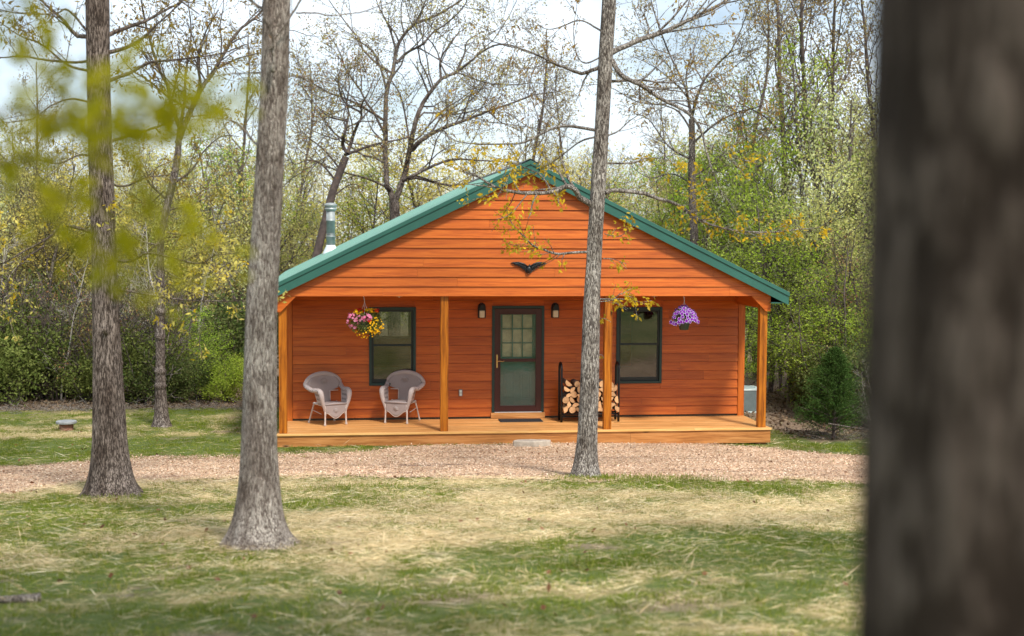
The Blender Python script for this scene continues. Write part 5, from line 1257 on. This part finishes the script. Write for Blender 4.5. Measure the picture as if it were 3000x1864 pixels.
# right wood
plant('leafy', 2395, 12, topz(130, 12), 'leaf_green', 'bark_far', 'tallest dense green tree on the right, below the bare oak tops', None, 'forest_tree', 'tree', 0, .75)
plant('leafy', 2330, 15, topz(240, 15), 'leaf_green', 'bark_far', 'dense green tree left of the tallest green tree', None, 'forest_tree', 'tree', 2, .7)
for (px, Y, y, lf_, kd, wx) in [(2180, 20, 430, 'leaf_green', 'leafy', 1.1), (1960, 24, 450, 'leaf_green', 'leafy', 1.1), (2080, 19, 440, 'leaf_lime', 'leafy', 1.1), (2250, 14, 420, 'leaf_pale', 'leafy', 1.1), (2480, 10, 240, 'leaf_pale', 'leafy', .9), (2550, 9, 300, 'leaf_olive', 'leafy', .9), (2330, 10, 420, 'leaf_pale', 'airy', 1.1), (2440, 8, 460, 'leaf_olive', 'leafy', 1.1),
                              (2360, 7, 640, 'leaf_lime', 'leafy', 1.4), (2290, 9, 560, 'leaf_green', 'leafy', 1.2), (2500, 6.5, 600, 'leaf_green', 'airy', 1.3), (2620, 8, 350, 'leaf_green', 'leafy', 1.), (2130, 28, 400, 'leaf_olive', 'leafy', 1.1), (2050, 32, 430, 'leaf_pale', 'airy', 1.1), (1880, 30, 470, 'leaf_lime', 'leafy', 1.1), (1800, 26, 500, 'leaf_green', 'airy', 1.1), (2700, 12, 260, 'leaf_olive', 'leafy', 1.),
                              (2230, 18, 560, 'leaf_lime', 'leafy', 1.2), (2400, 16, 330, 'leaf_olive', 'leafy', 1.1), (2560, 14, 260, 'leaf_pale', 'airy', 1.), (2450, 5.2, 760, 'leaf_green', 'leafy', 1.5), (2310, 4.6, 820, 'leaf_lime', 'airy', 1.6), (2580, 5, 700, 'leaf_rust', 'airy', 1.3), (2520, 4.2, 900, 'leaf_lime', 'leafy', 1.7), (2380, 4, 960, 'leaf_lime', 'leafy', 1.8), (2200, 13.6, 700, 'leaf_lime', 'leafy', 1.4), (2215, 6.5, 900, 'leaf_green', 'leafy', 1.6)]:
    plant(kd, px, Y, topz(y, Y), lf_, 'bark_far', 'spring green leafed tree in the wood right of the cabin', 'leafy trees in the right wood', wx=wx)
plant('bare', 2432, 3.6, topz(650, 3.6), 'leaf_green', 'bark_dark', 'dark slim trunk standing in the green wood above the cedar', None, 'forest_tree', 'tree', 1)
plant('bare', 2325, 1.3, 1.45, 'leaf_rust', 'bark_white', 'crooked pale bare sapling by the right corner of the deck', None, 'sapling', 'sapling', 0)
plant('bare', 2355, 1.7, 1.3, 'leaf_rust', 'bark_white', 'second crooked pale sapling, nearer the small cedar', None, 'sapling', 'sapling', 1)
for k in range(16):
    plant('thicket', rw.uniform(2270, 2640), rw.uniform(1.9, 6), rw.uniform(1.0, 2.2), rw.choice(['leaf_rust', 'leaf_rust', 'leaf_olive']), rw.choice(['bark_far', 'bark_dark']), 'brown thicket shrub with reddish leaves along the right wood edge', 'thicket shrubs on the right', 'thicket_shrub', 'shrub')
for k in range(7):
    plant('bush', rw.uniform(2270, 2680), rw.uniform(2.8, 9), rw.uniform(1.1, 2.4), rw.choice(['leaf_green', 'leaf_green', 'leaf_dark', 'leaf_lime']), 'bark_far', 'green bush in the undergrowth right of the cabin', 'bushes in the right wood', 'bush', 'bush')
# small cedar
rc = np.random.default_rng(61); cx_, cy_ = 9.62, .75; ch_ = 1.75; t = thing('cedar', 'small dark green cone shaped cedar at the right edge of the lawn', 'tree', (cx_, cy_, g(cx_, cy_)))
T = Tubes(); T.add([[0, 0, -.1], [.01, 0, .5], [0, .01, 1.2], [0, 0, 1.7]], [.04, .03, .015, .004], 8); VV_ = []
for k in range(560):
    u_ = rc.random() ** .8; z_ = .15 + u_ * (ch_ - .15); a_ = rc.uniform(0, 6.28); rr = (1 - u_) ** .75 * .80 * rc.uniform(.55, 1.1) + .03
    e_ = np.array([rr * math.cos(a_), rr * math.sin(a_), z_ + rr * .25]); s_ = np.array([0, 0, z_ - rr * .15])
    if k % 4 == 0: T.add([s_, (s_ + e_) / 2, e_], [.010, .007, .003], 4)
    n = 46; f_ = rc.uniform(.35, 1.1, n)[:, None]; P = s_ + (e_ - s_) * f_ + rc.normal(0, .030, (n, 3)); D = unit((e_ - s_) + rc.normal(0, .12 + rr * .5, (n, 3)) + [0, 0, .05]); Sd = unit(np.cross(D, rc.normal(0, 1, (n, 3))))
    VV_.append(diamonds(P, D, Sd, rc.uniform(.04, .09, n), rc.uniform(.006, .014, n))[0])
link('trunk', T.mesh('trunk', M['bark_dark']), t); V = np.concatenate(VV_); link('foliage', np_mesh('foliage', V, np.arange(len(V)).reshape(-1, 4), M['leaf_cedar']), t)

# far wood: trunks and haze of young leaves no one could count
rf = np.random.default_rng(7); T = Tubes()
for k in range(200):
    X = rf.uniform(-26, 44); Y = rf.uniform(36, 60); h_ = rf.uniform(5, 8.5); z_ = g(X, Y); r_ = rf.uniform(.03, .12); lx, ly = rf.normal(0, .4, 2)
    T.add([[X, Y, z_ - .2], [X + lx * .5, Y + ly * .5, z_ + h_ * .5], [X + lx, Y + ly, z_ + h_]], [r_, r_ * .7, r_ * .2], 5)
T_me = T.mesh('far_wood', M['bark_far'])
n = 3000; cxs = rf.uniform(-26, 44, n); cys = rf.uniform(36, 60, n); hh = 8.6 + 2.0 * (fbm(cxs * .25, cys * .25, 5, 3) - .5) * 2 + np.clip((cxs - 16) / 6, 0, 1) * 1.5; czs = G(cxs, cys) + rf.random(n) ** .7 * hh
P = np.repeat(np.stack([cxs, cys, czs], -1), 60, 0) + rf.normal(0, .45, (n * 60, 3)); m_ = len(P); D = unit(rf.normal(0, 1, (m_, 3))); Sd = unit(np.cross(D, rf.normal(0, 1, (m_, 3))))
V, Q = diamonds(P, D, Sd, rf.uniform(.08, .17, m_), rf.uniform(.05, .09, m_))
tag(link('far_wood_trunks', T_me), 'far grey trunks massed behind the nearer trees', 'wood', kind='stuff')
tag(link('far_wood_foliage', np_mesh('far_wood_foliage', V, Q, M['leaf_olive'])), 'far hazy olive foliage of the wood behind everything', 'wood', kind='stuff')

# brush and sticks at the edge of the lawn
rt_ = np.random.default_rng(17); T = Tubes()
for k in range(900):
    if k % 3: X, Y = rt_.uniform(-11, -1.5), 5.9 + rt_.normal(0, .3)
    else: X, Y = rt_.uniform(9, 13), rt_.uniform(.6, 1.6)
    z_ = g(X, Y); a_ = rt_.uniform(0, 6.28); l_ = rt_.uniform(.1, .6); d_ = np.array([math.cos(a_), math.sin(a_), rt_.uniform(-.05, .45)]) * l_; p_ = np.array([X, Y, z_ + .02])
    T.add([p_, p_ + d_ * .5 + rt_.normal(0, .02, 3), p_ + d_], [.005, .004, .002], 4)
tag(link('brush_litter', T.mesh('brush_litter', M['bark_pale'])), 'pale dead sticks and brush where the lawn meets the wood', 'brush', kind='stuff')
n = 26000; X = np.where(rt_.random(n) < .6, rt_.uniform(-16, -1.3, n), rt_.uniform(8.8, 20, n)); Y = np.where(X < 0, rt_.uniform(5.9, 14, n), rt_.uniform(.6, 10, n))
P = np.stack([X, Y, G(X, Y) + rt_.uniform(.01, .06, n)], -1); D = unit(rt_.normal(0, 1, (n, 3)) * [1, 1, .4]); Sd = unit(np.cross(D, rt_.normal(0, 1, (n, 3)) * [.5, .5, 1])); V, Q = diamonds(P, D, Sd, rt_.uniform(.05, .11, n), rt_.uniform(.04, .07, n))
tag(link('leaf_litter', np_mesh('leaf_litter', V, Q, M['litter'])), 'brown leaf litter on the woodland floor', 'leaf litter', kind='stuff')
# fallen branches
def fallen(pts, r0, barkm, label, forks=2, seed=0):
    rr = np.random.default_rng(seed); P = ctrl([[*p, r0 * (1 - .75 * i / (len(pts) - 1))] for i, p in enumerate(pts)], 6); T = Tubes(); b = P[0, :3].copy(); T.add(P[:, :3], P[:, 3], 10, lumps(.12, seed))
    T.add([P[0, :3] + (P[0, :3] - P[1, :3]) * .05, P[0, :3]], [.001, r0 * .98], 10); T.add([P[-1, :3], P[-1, :3] + (P[-1, :3] - P[-2, :3]) * .1], [P[-1, 3], .001], 8)
    for k in range(forks):
        i = rr.integers(len(P) // 3, len(P) - 1); d = rotdir(rr, unit(P[i + 1 if i + 1 < len(P) else i, :3] - P[i - 1, :3]), .7); T.add([P[i, :3], P[i, :3] + d * r0 * 4, P[i, :3] + d * r0 * 9 + [0, 0, -r0]], [P[i, 3] * .6, P[i, 3] * .4, .002], 6)
    o = link('fallen_branch', T.mesh('fallen_branch', M[barkm], b), None, tuple(b)); tag(o, label, 'branch')
gp = lambda X, Y, dz: (X, Y, g(X, Y) + dz)
fallen([gp(-2.16, -14.95, .028), gp(-2.4, -15.0, .03), gp(-2.7, -15.02, .035), gp(-3.1, -15.1, .03)], .034, 'bark_grey', 'short grey dead limb lying in the grass at the lower left corner', 1, 1)
fallen([gp(9.0, .55, .12), gp(9.25, .6, .08), gp(9.5, .62, .04)], .011, 'bark_far', 'pale broken stick lying below the small cedar', 1, 2)
fallen([gp(9.2, -.1, .42), gp(9.6, -.1, .36), gp(10.1, -.15, .28), gp(10.9, -.2, .05)], .013, 'bark_far', 'long pale bare branch leaning in front of the small cedar', 2, 3)
fallen([gp(.9, -3.1, .012), gp(1.4, -3.25, .014), gp(2.0, -3.2, .012), gp(2.9, -3.35, .012)], .010, 'bark_dark', 'thin dark twig lying across the gravel left of the pale oak', 2, 4)
fallen([gp(5.6, -4.4, .012), gp(5.8, -4.5, .014), gp(6.0, -4.4, .012)], .010, 'bark_dark', 'short dark twig on the gravel right of the pale oak', 1, 5)


for k, (X, Y, h) in enumerate([(-4.2, -22.5, 11.5), (3.4, -24.2, 12.5), (-1.2, -29, 12.), (6.5, -20.5, 11.)]):  # oaks out of view, added to cast shade over the foreground lawn
    t = thing('oak_tree', ['unseen tall oak left of the viewpoint, added to shade the lawn', 'unseen tall oak right of the viewpoint, added to shade the lawn', 'unseen tall oak behind the viewpoint, added to shade the lawn', 'unseen tall oak right of the huge near trunk, added to shade the lawn'][k], 'tree', (X, Y, g(X, Y)), 1.3 * k); sc = h / 14; t.scale = (sc * 1.25, sc * 1.25, sc)
    for me, m_ in zip(SRC['tall'][k % 2], ('bark_brown', 'leaf_near')):
        o = link(me.name.split('.')[0], me, t); o.material_slots[0].link = 'OBJECT'; o.material_slots[0].material = M[m_]
for (px, Y, h) in [(2440, 3.4, 1.7), (2540, 3.2, 1.9), (2640, 2.6, 2.0), (2400, 5, 1.8), (2500, 6, 2.4)]:
    plant('bush', px, Y, h, rw.choice(['leaf_shade', 'leaf_green']), 'bark_far', 'green bush close behind the small cedar', 'bushes behind the cedar', 'bush', 'bush')

for k in range(22):
    left_ = k % 2; Y = rw.uniform(4.5, 26); px = rw.uniform(-520, -180) if left_ else rw.uniform(2680, 3250)
    if left_: plant('leafy', px, max(Y, 8), topz(rw.uniform(420, 640), max(Y, 8)), rw.choice(['leaf_olive', 'leaf_gold', 'leaf_pale']), 'bark_far', 'olive and gold budding tree in the wood left of the cabin', 'budding trees in the left wood')
    else: plant('leafy', px, Y, topz(rw.uniform(200, 620), Y), rw.choice(['leaf_olive', 'leaf_green', 'leaf_lime']), 'bark_far', 'spring green leafed tree in the wood right of the cabin', 'leafy trees in the right wood', wx=1.2)
